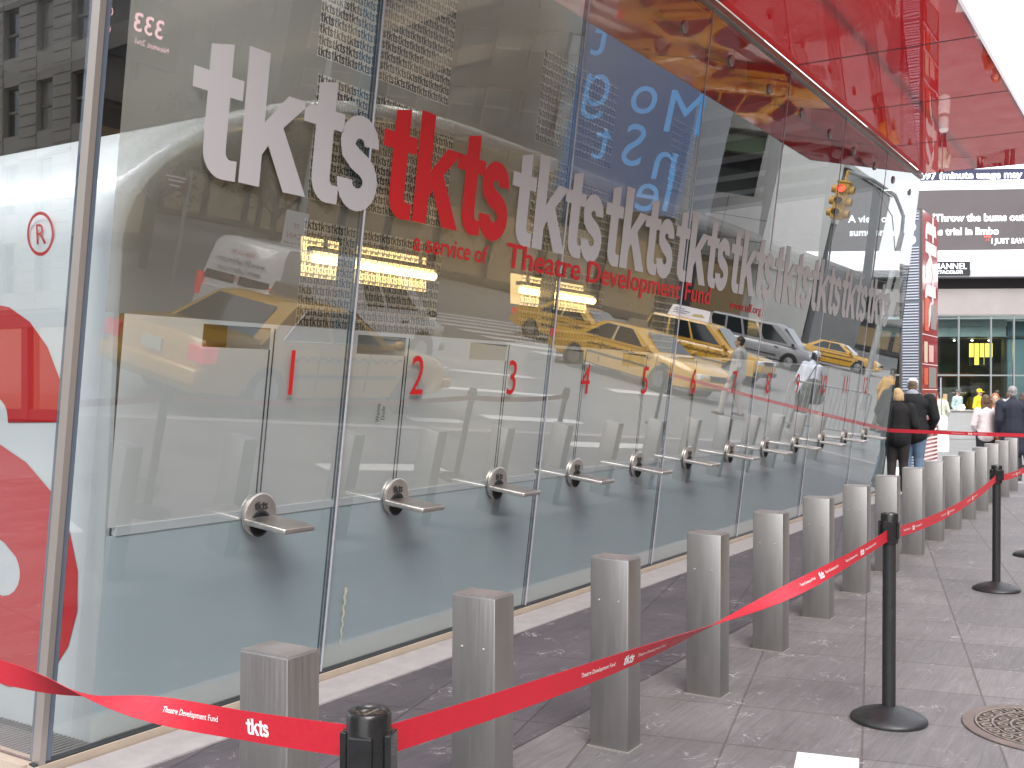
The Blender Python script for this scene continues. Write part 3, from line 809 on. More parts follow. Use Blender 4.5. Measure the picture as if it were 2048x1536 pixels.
# ------------------------------------------------------------------ far building with the news screen
def place(P, ang):      # local frame: x along facade to the right, y into the building, z up
    return Matrix.Translation(P) @ Matrix.Rotation(ang, 4, 'Z')
FB = empty("screen_building", (48.7, 7.2, -.12), R(116-180), "building with a huge news screen above a glass storefront", "building")
M_conc = mat("pale_concrete", (.36, .33, .325), .75, var=.1, vs_=.6, bump=.1, bs=8)
M_scr = mat("screen_dark", (.035, .03, .032), .45, emit=(.11, .095, .1), es=.5, var=.1, vs_=1)
M_scrw = lampmat("screen_white", (.93, .96, 1), 1.5)
M_scrr = lampmat("screen_red", (1, .15, .12), 1.0)
M_scrn = lampmat("screen_navy", (.055, .055, .095), 1.0)
XL, XR = -24, 12
def fb(name, m, parent=None, *boxes, **k):
    mb = MB()
    for b in boxes: mb.box(*b)
    o = mb.build(name, m, parent or FB, **k); return o
z_ = lambda y: 1.72 + (783-y)/47.1     # picture height -> metres on this facade (measured once)
fb("wall", M_conc, None, (XL, XR, .0, .5, z_(630), z_(578)), (XL, XR, .6, 10, z_(578), 12.8), (XL, -7.5, .02, .5, 0, z_(630)))
fb("roof", M_dark_in, None, (XL-.2, XR+.2, -.2, 10, 12.8, 13))
fb("recess", mat("shadow_gap", (.05, .045, .045), .7), None, (XL, XR, .3, .6, z_(578), z_(556)))
scr = fb("news_screen", M_scr, None, (XL, XR, -.25, .3, z_(502), z_(381)))
fb("screen_border", M_scrw, scr, (XL, XR, -.26, .3, z_(381)+.01, z_(363)), (XL, XR, -.26, .3, z_(511), z_(502)-.01), (XL, XR, -.26, .3, z_(340)+.0, z_(326)))
tk = fb("ticker", M_scrn, None, (XL, XR, -.25, .3, z_(363)+.01, z_(340)-.01))
lg = fb("sign_ledge", mat("white_sign", (.8, .8, .82), .5, emit=(1, 1, 1), es=.55), None, (XL, XR, -.5, .3, z_(542), z_(513)))
fb("ledge_soffit", mat("ledge_grey", (.5, .5, .54), .5), lg, (XL, XR, -.49, .3, z_(556), z_(542)-.005))
U = lambda x: (x-1960)/47.1
fb("channel_sign", mat("sign_black", (.03, .035, .04), .4), lg, (U(1846), U(1930), -.56, -.5, z_(553), z_(526)))
mb = MB(); text(mb, "CHANNEL", lambda x, y: Vector((U(1850)+x, -.565, z_(541)+y)), .36, .0, .93); text(mb, "SPECTACOLOR", lambda x, y: Vector((U(1850)+x, -.565, z_(550)+y)), .19, .02, 1.07)
mb.build("sign_lettering", M_scrw, lg)
mb = MB()
fn = lambda u, z: (lambda x, y: Vector((u+x, -.262, z+y)))
for tx, px_, py_, sz, bd, sx_ in (("A view of Co", 1698, 444, .43, .022, 1.03), ("'Throw the bums out'", 1862, 444, .43, .03, 1.0), ("summer pu", 1700, 471, .43, .022, 1.0), ("citizens trial in limbo", 1822, 471, .43, .03, .98), ("I JUST SAW IT", 1974, 489, .3, .026, .95)):
    mb = MB(); text(mb, tx, fn(U(px_), z_(py_)), sz, bd, sx_); mb.build("screen_lettering", M_scrw, scr)
mb = MB(); text(mb, "*", fn(U(1961), z_(493)), .62, .03); mb.build("screen_star", M_scrr, scr)
mb = MB(); text(mb, "626-9697 (minute usage may apply)", fn(U(1788), z_(359)), .42, .032, 1.06); mb.build("ticker_lettering", M_scrw, tk)
# storefront
M_sg = glassmat("store_glass", tint=(.78, .86, .86), ior=1.6)
sf = fb("store_glass", M_sg, None)
sb = MB()
for a, b in [(XL+.2, U(1800)), (U(1800), U(1860)), (U(1860), U(1917)), (U(1917), U(1979)), (U(1979), U(2023)), (U(2023), U(2090)), (U(2090), U(2160)), (U(2160), XR)]:
    sb.box(a+.01, b-.01, .1, .12, .1, z_(632))
bpo = sb.build("storefront_glazing", M_sg, FB)
fb("glazing_bar", mat("bar_steel", (.5, .55, .55), .3, metal=.7), None, *[(U(x)-.03, U(x)+.03, .02, .14, 0, z_(632)) for x in (1860, 1917, 1979, 2023, 2090, 2160)], (XL, XR, .03, .1, z_(751)-.03, z_(751)+.03), (XL, XR, .02, .14, z_(632)-.02, z_(632)+.06))
fb("soffit_panel", mat("soffit_pale", (.62, .64, .62), .5), None, (-7.5, U(2020), .8, .85, z_(672), z_(632)-.1), (-7.5, U(2020), .7, .75, z_(650), z_(632)-.1))
fb("store_interior", mat("store_dark", (.15, .145, .14), .6, var=.4, vs_=.8), None, (-7.5, XR, 6, 6.2, 0, z_(632)), (-7.5, XR, .9, 6.2, z_(674), z_(670)), (U(1880), U(1900), 2, 2.3, 0, z_(674)), (U(2023), U(2070), 1.2, 1.6, 0, z_(640)))
fb("store_column", mat("bluegrey_column", (.3, .38, .42), .4), None, (U(2026), U(2075), 1.0, 1.18, 0, z_(640)))
for x in (1889, 1927, 1962, 1996):
    mb = MB(); mb.lathe([(0, 0), (.05, 0), (.05, .02), (0, .02)], 12, c=(U(x), 1.4, z_(679))); mb.build("downlight", lampmat("downlight", (1, .95, .8), 12), FB)
ch = MB()
for k in range(9):
    x = U(1966)+k*.112; ch.box(x, x+.085, 2.0+.06*(k % 2), 2.04+.06*(k % 2), z_(728)+.12*(k % 3 == 1), z_(683))
cho = ch.build("pendant_light", lampmat("yellow_slats", (.95, .70, .12), 1.0), FB)
mb = MB()
for x in (1969, 1989, 1999, 2008): mb.box(U(x)-.09, U(x)+.09, 1.9, 1.95, z_(731), z_(712))
mb.build("pendant_cap", M_slot, cho)
for i, (u0, u1, z0, z1, cc) in enumerate([(-1.7, -1.2, .3, 2.6, (.25, .08, .06)), (-1.0, .6, 2.35, 2.55, (.35, .10, .07)), (-.9, .1, .9, 1.9, (.22, .2, .17)), (.5, 1.6, .9, 2.1, (.14, .12, .10)), (2.2, 3.4, 1.2, 2.3, (.3, .26, .2))]):
    fb("back_bar", mat("back_bar_%d" % i, cc, .4, var=.4, vs_=3), None, (u0, u1, 3.0, 3.3, z0, z1))
# bar counter in front of the storefront, with a lit end
BC = empty("bar_counter", (40.6, 6.95, -.12), R(116-180), "grey counter with a glowing amber end in front of the storefront", "counter")
mb = MB(); mb.box(-1.3, .95, 0, .7, 0, 1.0); mb.build("counter_front", mat("counter_grey", (.42, .43, .44), .4, metal=.3, var=.05), BC, bevel=.01)
mb = MB(); mb.box(-1.35, 1.0, -.05, .75, 1.002, 1.05); mb.build("counter_top", M_stop, BC)
mb = MB(); mb.box(-.75, -.1, .3, .5, 1.06, 1.62); mb.build("amber_panel", mat("amber_panel", (.45, .33, .2), .3), BC)
mb = MB()
for x, ww in ((-.62, .08), (-.46, .16), (-.25, .06)): mb.box(x, x+ww, .27, .3, 1.07, 1.40)
mb.build("amber_light", lampmat("amber", (1, .72, .22), 2.2), BC)
mb = MB(); mb.box(-1.25, .9, .31, .33, 1.05, 1.5); mb.build("screen_glass", M_sg, BC)
mb = MB()
for x in (-1.2, .4): mb.lathe([(0, 0), (.07, .0), (.09, .09), (.05, .17), (0, .18)], 12, c=(x, .2, 1.06))
mb.build("table_lamp", lampmat("lamp_glow", (1, .75, .3), 4), BC)
# white litter bin / hydrant-like post and leaning white banner
WB = empty("white_post", (31.9, 5.72, -.12), 0, "short fat white post with a grey waist in front of the grey counter", "post")
mb = MB(); mb.lathe([(0, 0), (.17, 0), (.18, .3), (.15, .5), (.0, .5)], 20); mb.lathe([(0, .62), (.12, .62), (.14, .8), (.13, .98), (.08, 1.03), (0, 1.04)], 20); mb.build("post_body", mat("white_enamel", (.78, .78, .76), .4), WB, smooth=40)
mb = MB(); mb.lathe([(0, .5), (.11, .5), (.11, .62), (0, .62)], 16); mb.build("post_waist", mat("mid_grey", (.3, .3, .3), .5), WB, smooth=40)
BN = empty("banner", (33, 5.95, -.12), R(20), "tall narrow white banner on a pole beside the sign tower", "banner")
mb = MB(); mb.tube([(0, 0, 0), (0, 0, 1.2), (.06, 0, 2.1)], .012, 8); mb.build("banner_pole", M_steel, BN)
mb = MB(); prof = [(.0, .95), (.1, .97), (.2, 1.5), (.25, 2.05), (.2, 2.12), (.06, 2.1)]; mb.prism(prof, Matrix.Rotation(R(90), 4, 'X'), .006); mb.lathe([(0, 0), (.14, 0), (.14, .03), (0, .04)], 16); mb.build("banner_cloth", mat("banner_white", (.82, .83, .85), .7), BN)

# ------------------------------------------------------------------ vehicles
M_yel = mat("taxi_yellow", (.68, .38, .04), .22, coat=.8, var=.04, vs_=2)
M_win = mat("car_glass", (.012, .018, .022), .05, coat=1)
M_tyre = mat("tyre_rubber", (.02, .02, .02), .8)
M_rim = mat("alloy_rim", (.4, .4, .41), .3, metal=.9)
M_tl = mat("tail_light", (.5, .01, .01), .15, emit=(1, .03, .02), es=.45, coat=.8)
M_hl = mat("head_light", (.75, .77, .8), .1, coat=1)
M_trim = mat("dark_trim", (.03, .03, .032), .45)
M_plate = mat("licence_plate", (.65, .62, .45), .4)
M_wvan = mat("white_van_paint", (.74, .74, .75), .25, coat=.7, var=.04, vs_=1.5)
M_gvan = mat("silver_van_paint", (.34, .34, .35), .3, metal=.3, coat=.7)
def make_car(name, kind, paint):
    """front at +x. kinds: sedan, suv, van"""
    root = empty(name)
    if kind == 'sedan':
        L, W = 5.1, 1.88; wb = (-1.5, 1.42); wr = .335
        lower = [(-2.52, .40, .80, .80), (-2.44, .28, .93, .88), (-2.1, .24, .985, .93), (-1.45, .22, .99, .94), (-.6, .2, .97, .94), (.6, .2, .955, .94), (1.2, .2, .93, .93), (1.8, .22, .89, .92), (2.25, .26, .82, .87), (2.46, .30, .72, .80), (2.55, .36, .62, .72)]
        cb = (-1.72, 1.12, .95); ctp = (-1.02, .32, 1.43)
    elif kind == 'suv':
        L, W = 4.5, 1.82; wb = (-1.32, 1.32); wr = .35
        lower = [(-2.22, .45, .95, .80), (-2.16, .32, 1.02, .87), (-1.6, .28, 1.05, .91), (-.6, .26, 1.05, .91), (.7, .26, 1.04, .91), (1.2, .26, 1.02, .9), (1.75, .28, .98, .88), (2.05, .30, .92, .83), (2.22, .36, .75, .76)]
        cb = (-2.18, 1.15, 1.03); ctp = (-1.95, .35, 1.70)
    else:
        L, W = 5.2, 1.95; wb = (-1.6, 1.65); wr = .35
        lower = [(-2.6, .42, 1.05, .90), (-2.56, .32, 1.08, .95), (-1.5, .3, 1.10, .975), (0, .3, 1.10, .975), (1.3, .3, 1.08, .97), (1.9, .3, 1.04, .94), (2.4, .32, .96, .88), (2.6, .4, .8, .78)]
        cb = (-2.58, 1.95, 1.07); ctp = (-2.44, 1.0, 1.95)
    mb = MB(); rings = []
    for x, zb, zt, w in lower:
        h = zt-zb
        half = [(w*.80, zb), (w*.97, zb+.07*h), (w, zb+.42*h), (w*.985, zb+.70*h), (w*.955, zb+.86*h), (w*.88, zt-.012), (w*.45, zt+.008)]
        ring = [(x, -y, z) for y, z in half] + [(x, y, z) for y, z in reversed(half)]
        rings.append([Vector(v) for v in ring])
    mb.loft(rings)
    # cabin
    bw, tw = W/2*.945, W/2*(.70 if kind == 'sedan' else .78 if kind == 'suv' else .84)
    x0, x1, zb = cb; X0, X1, zt = ctp
    cr = []
    for k, (t, zz) in enumerate([(0, 0), (.5, .5), (.85, .85), (.95, .96), (1.0, 1.0)]):
        z = zb-.03+(zt-zb+.03)*zz
        tt = t if t < .95 else t+.0
        a = x0+(X0-x0)*tt; b = x1+(X1-x1)*tt; y = bw+(tw-bw)*tt
        if k == 3: a += .05; b -= .06; y -= .03
        if k == 4: a += .16; b -= .2; y -= .12
        cc = .10+.05*k
        cr.append([Vector(v) for v in ((a, -y+cc, z), (a+cc*.6, -y, z), (b-cc*1.2, -y, z), (b, -y+cc*1.6, z), (b, y-cc*1.6, z), (b-cc*1.2, y, z), (a+cc*.6, y, z), (a, y-cc, z))])
    mb.loft(cr)
    # wheel arches pressed as dark lips
    mb.build("body", paint, root, smooth=38)
    S = lambda u, v, sg, o=.007: Vector((x0+(X0-x0)*v + (x1+(X1-x1)*v - x0-(X0-x0)*v)*u, sg*(bw+(tw-bw)*v+o), zb-.03+(zt-zb+.03)*v))
    spans = {'sedan': [(.13, .47), (.50, .86)], 'suv': [(.06, .30), (.33, .58), (.61, .90)], 'van': [(.55, .66), (.69, .90)]}[kind]
    if paint is M_gvan: spans = [(.05, .22), (.25, .42), (.45, .62), (.66, .90)]
    for sg in (-1, 1):
        for i, (a, b) in enumerate(spans):
            sk0 = .10 if (kind == 'sedan' and i == 0) else 0; sk1 = -.07 if i == len(spans)-1 else 0
            m = MB(); m.quad(*[S(u, v, sg) for u, v in ((a, .12), (b, .12), (b+sk1, .86), (a+sk0, .86))]); m.build("side_window", M_win, root)
            fr = MB(); fr.tube([S(u, v, sg, .008) for u, v in ((a, .12), (b, .12), (b+sk1, .86), (a+sk0, .86), (a, .12))], .011, 6); fr.build("window_trim", M_chrome if kind == 'sedan' else M_trim, root)
    E1 = lambda yy, v, o=.01: Vector((x1+(X1-x1)*v+o, yy*(bw+(tw-bw)*v), zb-.03+(zt-zb+.03)*v))
    E0 = lambda yy, v, o=.01: Vector((x0+(X0-x0)*v-o, yy*(bw+(tw-bw)*v), zb-.03+(zt-zb+.03)*v))
    m = MB(); m.quad(*[E1(y, v) for y, v in ((-.80, .1), (.80, .1), (.74, .87), (-.74, .87))]); m.build("windshield", M_win, root)
    m = MB()
    if kind == 'van':
        for a, b in ((-.84, -.06), (.06, .84)): m.quad(*[E0(y, v) for y, v in ((b, .14), (a, .14), (a, .30), (b, .30))])
    else: m.quad(*[E0(y, v) for y, v in ((.82, .12), (-.82, .12), (-.76, .85), (.76, .85))])
    m.build("rear_window", M_win, root)
    for x in wb:
        for sg in (-1, 1):
            yo = W/2-.01
            a = MB(); a.lathe([(0, 0), (wr+.07, 0), (wr+.07, .02), (0, .02)], 28, M=Matrix.Translation((x, sg*(yo-.035 if kind != 'van' else yo-.02), wr+.0)) @ Matrix.Rotation(R(-90*sg), 4, 'X'))
            a.build("wheel_arch", M_trim, root)
            m = MB(); M = Matrix.Translation((x, sg*(yo-.2), wr)) @ Matrix.Rotation(R(-90*sg), 4, 'X')
            m.lathe([(0, 0), (wr-.02, 0), (wr, .03), (wr, .19), (wr-.02, .215), (wr*.66, .22), (wr*.64, .2), (0, .2)], 28, M=M)
            wh = m.build("wheel", M_tyre, root, smooth=40)
            m = MB(); m.lathe([(0, .2), (wr*.62, .2), (wr*.62, .215), (wr*.5, .222), (wr*.2, .212), (.04, .225), (0, .225)], 20, M=M); m.build("rim", M_rim, wh, smooth=40)
    xr, xf = lower[0][0], lower[-1][0]
    zl = .78 if kind == 'sedan' else 1.0
    wl = lower[0][3]
    for sg in (-1, 1):
        m = MB()
        if kind == 'sedan': m.box(xr-.012, xr+.16, sg*.86-.19, sg*.86+.03 if sg > 0 else sg*.86+.19, .66, .86) if False else m.box(xr-.02, xr+.2, min(sg*.60, sg*.895), max(sg*.60, sg*.895), .66, .86)
        else: m.box(xr-.015, xr+.1, min(sg*(wl-.14), sg*(wl+.01)), max(sg*(wl-.14), sg*(wl+.01)), .85, 1.15 if kind == 'suv' else 1.25)
        m.build("taillight", M_tl, root, bevel=.03, bseg=3, smooth=40)
        zf = .60 if kind == 'sedan' else .78
        m = MB(); m.box(xf-.22, xf-.02, min(sg*.44, sg*.80), max(sg*.44, sg*.80), zf-.05, zf+.09); m.build("headlight", M_hl, root, bevel=.03, bseg=3, smooth=40)
        m = MB(); m.ell((x1-.25, sg*(W/2+.09), zb+.07), .07, .10, .075, 10); m.tube([(x1-.25, sg*(W/2-.06), zb+.03), (x1-.25, sg*(W/2+.05), zb+.05)], .02, 6); m.build("side_mirror", paint if kind != 'van' else M_trim, root, smooth=60)
        h = MB()
        for u in ((-.35, .65) if kind != 'van' else (.9,)): h.box(u, u+.16, min(sg*(W/2-.005), sg*(W/2+.02)), max(sg*(W/2-.005), sg*(W/2+.02)), zb-.17, zb-.13)
        h.build("door_handle", M_trim if paint is not M_yel else paint, root)
        h = MB(); h.box(-1.05, 1.05, min(sg*(W/2-.004), sg*(W/2+.008)), max(sg*(W/2-.004), sg*(W/2+.008)), .52, .57); h.build("side_moulding", M_trim, root)
        if kind != 'van':
            h = MB()
            for u in (-.62, .38, 1.22): h.box(u, u+.012, min(sg*(W/2-.012), sg*(W/2+.004)), max(sg*(W/2-.012), sg*(W/2+.004)), .34, zb-.06)
            h.build("door_gap", M_trim, root)
    zf = .60 if kind == 'sedan' else .78
    m = MB(); m.box(xf-.06, xf+.012, -.40, .40, zf-.06, zf+.08); m.build("grille", M_trim, root, bevel=.01)
    m = MB(); m.box(xf-.2, xf+.07, -.84, .84, .36, .52); m.build("front_bumper", paint if kind == 'sedan' else M_trim, root, bevel=.05, bseg=3, smooth=40)
    m = MB(); m.box(xr-.09, xr+.15, -.88, .88, .38, .60); m.build("rear_bumper", paint if kind == 'sedan' else M_trim, root, bevel=.05, bseg=3, smooth=40)
    m = MB(); m.box(xr-.03, xr, -.17, .17, .66, .81); m.build("licence_plate", M_plate, root)
    if paint is M_yel:
        if kind == 'sedan':
            m = MB(); xs = (X0+X1)/2
            m.hexa([Vector(v) for v in ((xs-.11, -.33, zt-.01), (xs+.11, -.33, zt-.01), (xs+.11, .33, zt-.01), (xs-.11, .33, zt-.01), (xs-.06, -.28, zt+.17), (xs+.06, -.28, zt+.17), (xs+.06, .28, zt+.17), (xs-.06, .28, zt+.17))])
            rs = m.build("roof_sign", mat("roof_sign_dark", (.10, .09, .08), .3, emit=(1, .75, .4), es=.05), root, bevel=.01)
            for sg in (-1, 1):
                t = MB(); text(t, "8H57", lambda x, y: Vector((xs+sg*(.112-.05*(y+.04)/.18*1.0-.01), sg*x, zt+.03+y)), .12, .01, 1, 'CENTER'); t.build("sign_lettering", mat("sign_amber", (.75, .45, .2), .5, emit=(1, .6, .3), es=.3), rs)
        else:
            m = MB(); xs = (X0+X1)/2
            m.hexa([Vector(v) for v in ((xs-.75, -.2, zt), (xs+.75, -.2, zt), (xs+.75, .2, zt), (xs-.75, .2, zt), (xs-.68, -.04, zt+.36), (xs+.68, -.04, zt+.36), (xs+.68, .04, zt+.36), (xs-.68, .04, zt+.36))])
            m.build("roof_advert", mat("advert_white", (.78, .76, .8), .4), root)
            for sg in (-1, 1):
                t = MB()
                for z0, a, b, mi in ((.10, -.6, -.1, 0), (.17, -.6, .0, 0), (.24, -.6, -.2, 0)):
                    t.quad(*[Vector((xs+x, sg*(.206-.44*z), zt+z)) for x, z in ((a, z0), (b, z0), (b, z0+.03), (a, z0+.03))], mi)
                t.quad(*[Vector((xs+x, sg*(.208-.44*z), zt+z)) for x, z in ((.1, .08), (.6, .1), (.45, .2), (.15, .16))], 1)
                t.build("advert_print", [mat("advert_blue", (.1, .14, .3), .5), mat("advert_gold", (.5, .4, .15), .5)], root)
        # chequer strip
        for sg in (-1, 1):
            t = MB()
            for k in range(22):
                for j in range(2):
                    if (k+j) % 2 == 0: x = -1.1+k*.1; y = sg*(W/2+.003); t.quad((x, y, .74+j*.035), (x+.1, y, .74+j*.035), (x+.1, y, .775+j*.035), (x, y, .775+j*.035))
            t.build("chequer_strip", M_trim, root)
    return root
taxi = make_car("taxi", 'sedan', M_yel)
taxi.location = (10.85, -2.72, -.12); taxi.rotation_euler = (0, 0, R(-1))
tag(taxi, "yellow taxi driving past, seen from behind with red taillights, mirrored behind windows 1 and 2", "taxi", "yellow taxis in the street")
for (x, y, h, lab) in [(25.3, -4.4, 103, "yellow taxi crossing the junction, mirrored with its headlights between windows 4 and 7"),
                       (30.8, -9.2, 100, "yellow taxi half hidden behind the crossing taxi with the headlights"),
                       (61, -9.2, 85, "distant small yellow taxi mirrored near the far end of the booth"),
                       (33, -21, 60, "yellow taxi waiting beyond the zebra crossing in the side street")]:
    t = copy_tree(taxi); t.location = (x, y, -.12); t.rotation_euler = (0, 0, R(h)); tag(t, lab, "taxi", "yellow taxis in the street")
suv = make_car("taxi", 'suv', M_yel)
suv.location = (33.3, -5.9, -.12); suv.rotation_euler = (0, 0, R(88)); tag(suv, "yellow estate taxi with a white advert board on its roof", "taxi", "yellow taxis in the street")
wvan = make_car("delivery_van", 'van', M_wvan)
wvan.location = (15.1, -6.05, -.12); wvan.rotation_euler = (0, 0, R(-1)); tag(wvan, "white van with lettered rear doors driving beside the nearest taxi", "van")
mb = MB()
rf = lambda zz: (lambda x, y: Vector((-2.605+.012*0+(zz+y-1.0)*.13, .0-x, zz+y)))
text(mb, "Visit Us At:", rf(1.66), .13, 0, 1, 'CENTER'); text(mb, "(777) 888-0327", rf(1.22), .12, 0, 1, 'CENTER')
mb.build("van_lettering_red", mat("print_red", (.4, .05, .05), .5), wvan)
mb = MB(); text(mb, "www.EP-laFirm.com", rf(1.50), .14, .006, 1, 'CENTER'); text(mb, "www.Lallarm.com", rf(1.36), .14, .006, 1, 'CENTER')
mb.build("van_lettering_grey", mat("print_grey", (.1, .1, .14), .5), wvan)
gvan = make_car("passenger_van", 'van', M_gvan)
gvan.location = (48, -9.2, -.12); gvan.rotation_euler = (0, 0, R(86)); tag(gvan, "silver van with side windows behind the estate taxi", "van")

# ------------------------------------------------------------------ city across the street
def facade_building(name, label, x0, x1, y0, y1, h, face, mw, floors, ww, wh, pitch, z0=4.5, fh=3.6, glass=None, store=True, frame=None, quoin=False):
    """box building whose lettered face ('+x','-x','+y') carries recessed windows"""
    cx, cyy = (x0+x1)/2, (y0+y1)/2
    b = empty(name, (cx, cyy, -.12), 0, label, "building"); off = Vector((-cx, -cyy, .12))
    def bb(mb, *a): 
        mb.box(a[0]-cx, a[1]-cx, a[2]-cyy, a[3]-cyy, a[4]+.12 if a[4] > -.2 else a[4], a[5]+.12)
    ln = (x1-x0) if face[1] == 'y' else (y1-y0)
    n = int((ln-1.0)//pitch); s0 = (ln - n*pitch)/2
    d = .35
    def P(mb, a, bq, da, db, z0_, z1_):      # along a..b, depth da..db (outwards negative)
        if face == '+y': bb(mb, x0+a, x0+bq, y1-db, y1-da, z0_, z1_)
        elif face == '+x': bb(mb, x1-db, x1-da, y0+a, y0+bq, z0_, z1_)
        else: bb(mb, x0+da, x0+db, y0+a, y0+bq, z0_, z1_)
    m = MB()
    P(m, 0, ln, d+.05, min(abs(x1-x0), abs(y1-y0)), 0, h)      # core
    cols = [0.] + [v for i in range(n) for v in (s0+i*pitch+(pitch-ww)/2, s0+i*pitch+(pitch+ww)/2)] + [ln]
    zt = z0
    for i in range(0, len(cols), 2): P(m, cols[i], cols[i+1], 0, d, z0, z0+floors*fh)
    for k in range(floors):
        zz = z0+k*fh
        for i in range(n):
            a, c = cols[1+2*i], cols[2+2*i]
            P(m, a, c, 0, d, zz, zz+(fh-wh)*.45); P(m, a, c, 0, d, zz+(fh-wh)*.45+wh, zz+fh)
    P(m, 0, ln, 0, d, z0+floors*fh, h)
    m.build("wall", mw, b)
    g = MB(); fr = MB()
    for k in range(floors):
        zz = z0+k*fh+(fh-wh)*.45
        for i in range(n):
            a, c = cols[1+2*i], cols[2+2*i]
            P(fr, a, c, d-.14, d-.04, zz+wh*.48, zz+wh*.53); P(fr, a, a+.06, d-.14, d-.04, zz, zz+wh); P(fr, c-.06, c, d-.14, d-.04, zz, zz+wh); P(fr, a, c, d-.14, d-.04, zz+wh-.06, zz+wh)
    cnt = 0
    for k in range(floors):
        zz = z0+k*fh+(fh-wh)*.45
        for i in range(n):
            gm = MB(); P(gm, cols[1+2*i], cols[2+2*i], d-.06, d+.02, zz, zz+wh)
            if cnt < 100:
                gl = [M_cw1, M_cw2, M_cw3][(i*7+k*3+i//2) % 3]; gm.build("window", glass or gl, b)
            else: g.v and None; g.add(gm.v, gm.f)
            cnt += 1
    if g.v: tag(g.build("window", glass or M_cw1, b), kind="stuff")
    fr.build("window_frame", frame or mat("frame_grey", (.2, .19, .17), .5), b)
    c = MB()
    for zz in (z0-.25, z0+floors*fh-.1, h-.4): P(c, -.05, ln+.05, -.3, .02, zz, zz+.3); P(c, -.02, ln+.02, -.15, .02, zz-.2, zz)
    c.build("cornice", mw, b)
    if quoin:
        c = MB()
        for k in range(int((floors*fh)/.55)):
            for i in range(0, len(cols), 2): P(c, cols[i]+.02, cols[i+1]-.02, -.05, .02, z0+k*.55, z0+k*.55+.47)
        c.build("stone_courses", mw, b)
    if store:
        sg = MB(); fa = MB(); nn = max(1, int(ln//4.2)); pw = ln/nn
        for i in range(nn):
            P(sg, i*pw+.25, (i+1)*pw-.25, d-.02, d+.02, .5, z0-1.1)
            P(fa, i*pw, i*pw+.25, 0, d+.03, 0, z0-.9); P(fa, (i+1)*pw-.25, (i+1)*pw, .0, d+.03, 0, z0-.9); P(fa, i*pw+.25, (i+1)*pw-.25, .05, d+.03, 0, .5)
        P(fa, 0, ln, -.06, d+.03, z0-1.1, z0-.25)
        sg.build("shop_window", M_shop, b); fa.build("shopfront", mat("shopfront_dark", (.06, .055, .05), .4), b)
    return b
M_cw1 = mat("window_dark", (.02, .025, .03), .08, coat=1, var=.4, vs_=.7)
M_cw2 = mat("window_blind", (.20, .19, .17), .4, coat=.6, var=.3, vs_=.5)
M_cw3 = mat("window_sky", (.07, .085, .1), .06, coat=1, var=.4, vs_=.6)
M_shop = mat("shop_glass", (.04, .035, .03), .1, coat=1, emit=(1, .72, .4), es=.12, var=.5, vs_=.5)
M_lime = mat("old_limestone", (.36, .33, .29), .8, var=.12, vs_=.8, bump=.2, bs=6)
M_brown = mat("brown_stone", (.15, .125, .105), .8, var=.15, vs_=.8, bump=.2, bs=6)
M_cream = mat("cream_panel", (.82, .80, .73), .5, var=.05, vs_=.5)
M_grey = mat("grey_stone", (.33, .33, .32), .7, var=.1, vs_=.7)
facade_building("stone_building", "old limestone office building with sash windows, mirrored in the end pane", -46, -26, 8, 66, 22, '+x', M_lime, 4, 1.3, 2.5, 2.75, 5.6, 3.9, quoin=True)
facade_building("brown_building", "dark brown building with shopfronts facing the street across from the booth", -34, 25, -44, -24, 21, '+y', M_brown, 4, 1.5, 2.3, 3.2, 5.0, 3.7)
bB = bpy.data.objects["brown_building"]
def onB(mb, name, m): 
    o = mb.build(name, m, bB); o.matrix_parent_inverse = Matrix.Translation(-bB.location); return o
mb = MB(); mb.box(20.6, 24.6, -24.0, -23.6, 6.2, 8.3); onB(mb, "sign_box", mat("sign_box_dark", (.02, .02, .022), .4))
fx = lambda x0, z0: (lambda x, y: Vector((x0-x, -23.58, z0+y)))
mb = MB(); text(mb, "333", fx(23.9, 7.15), .85, .012, 1.0); text(mb, "Ga", fx(21.9, 7.3), .45, 0, 1); text(mb, "Ge", fx(21.9, 6.75), .45, 0, 1); text(mb, "Newest 2nd", fx(24.2, 6.75), .28, 0, 1.0)
onB(mb, "sign_lettering", lampmat("pink_led", (1, .55, .6), 2.0))
for x, c in ((2, (.3, .04, .03)), (9.5, (.05, .12, .06)), (15.5, (.35, .3, .22))):
    mb = MB(); mb.hexa([Vector(v) for v in ((x, -24, 3.0), (x+4, -24, 3.0), (x+4, -22.6, 2.6), (x, -22.6, 2.6), (x, -24, 3.9), (x+4, -24, 3.9), (x+4, -22.6, 2.75), (x, -22.6, 2.75))])
    onB(mb, "awning", mat("awning_%s" % {2: "red", 9.5: "green", 15.5: "cream"}[x], c, .8))
facade_building("tan_tower", "tall tan office tower rising at the end of the side street", 8, 34, -92, -66, 58, '+y', mat("tan_brick", (.20, .17, .13), .8, var=.12, vs_=.6), 13, 1.6, 2.2, 2.9, 5.0, 3.9)
facade_building("slate_tower", "tall slate grey tower behind the blue screen tower", 34.5, 80, -92, -64, 64, '+y', mat("slate_stone", (.12, .125, .13), .7, var=.12, vs_=.6), 14, 1.7, 2.4, 3.1, 5.0, 4.0)
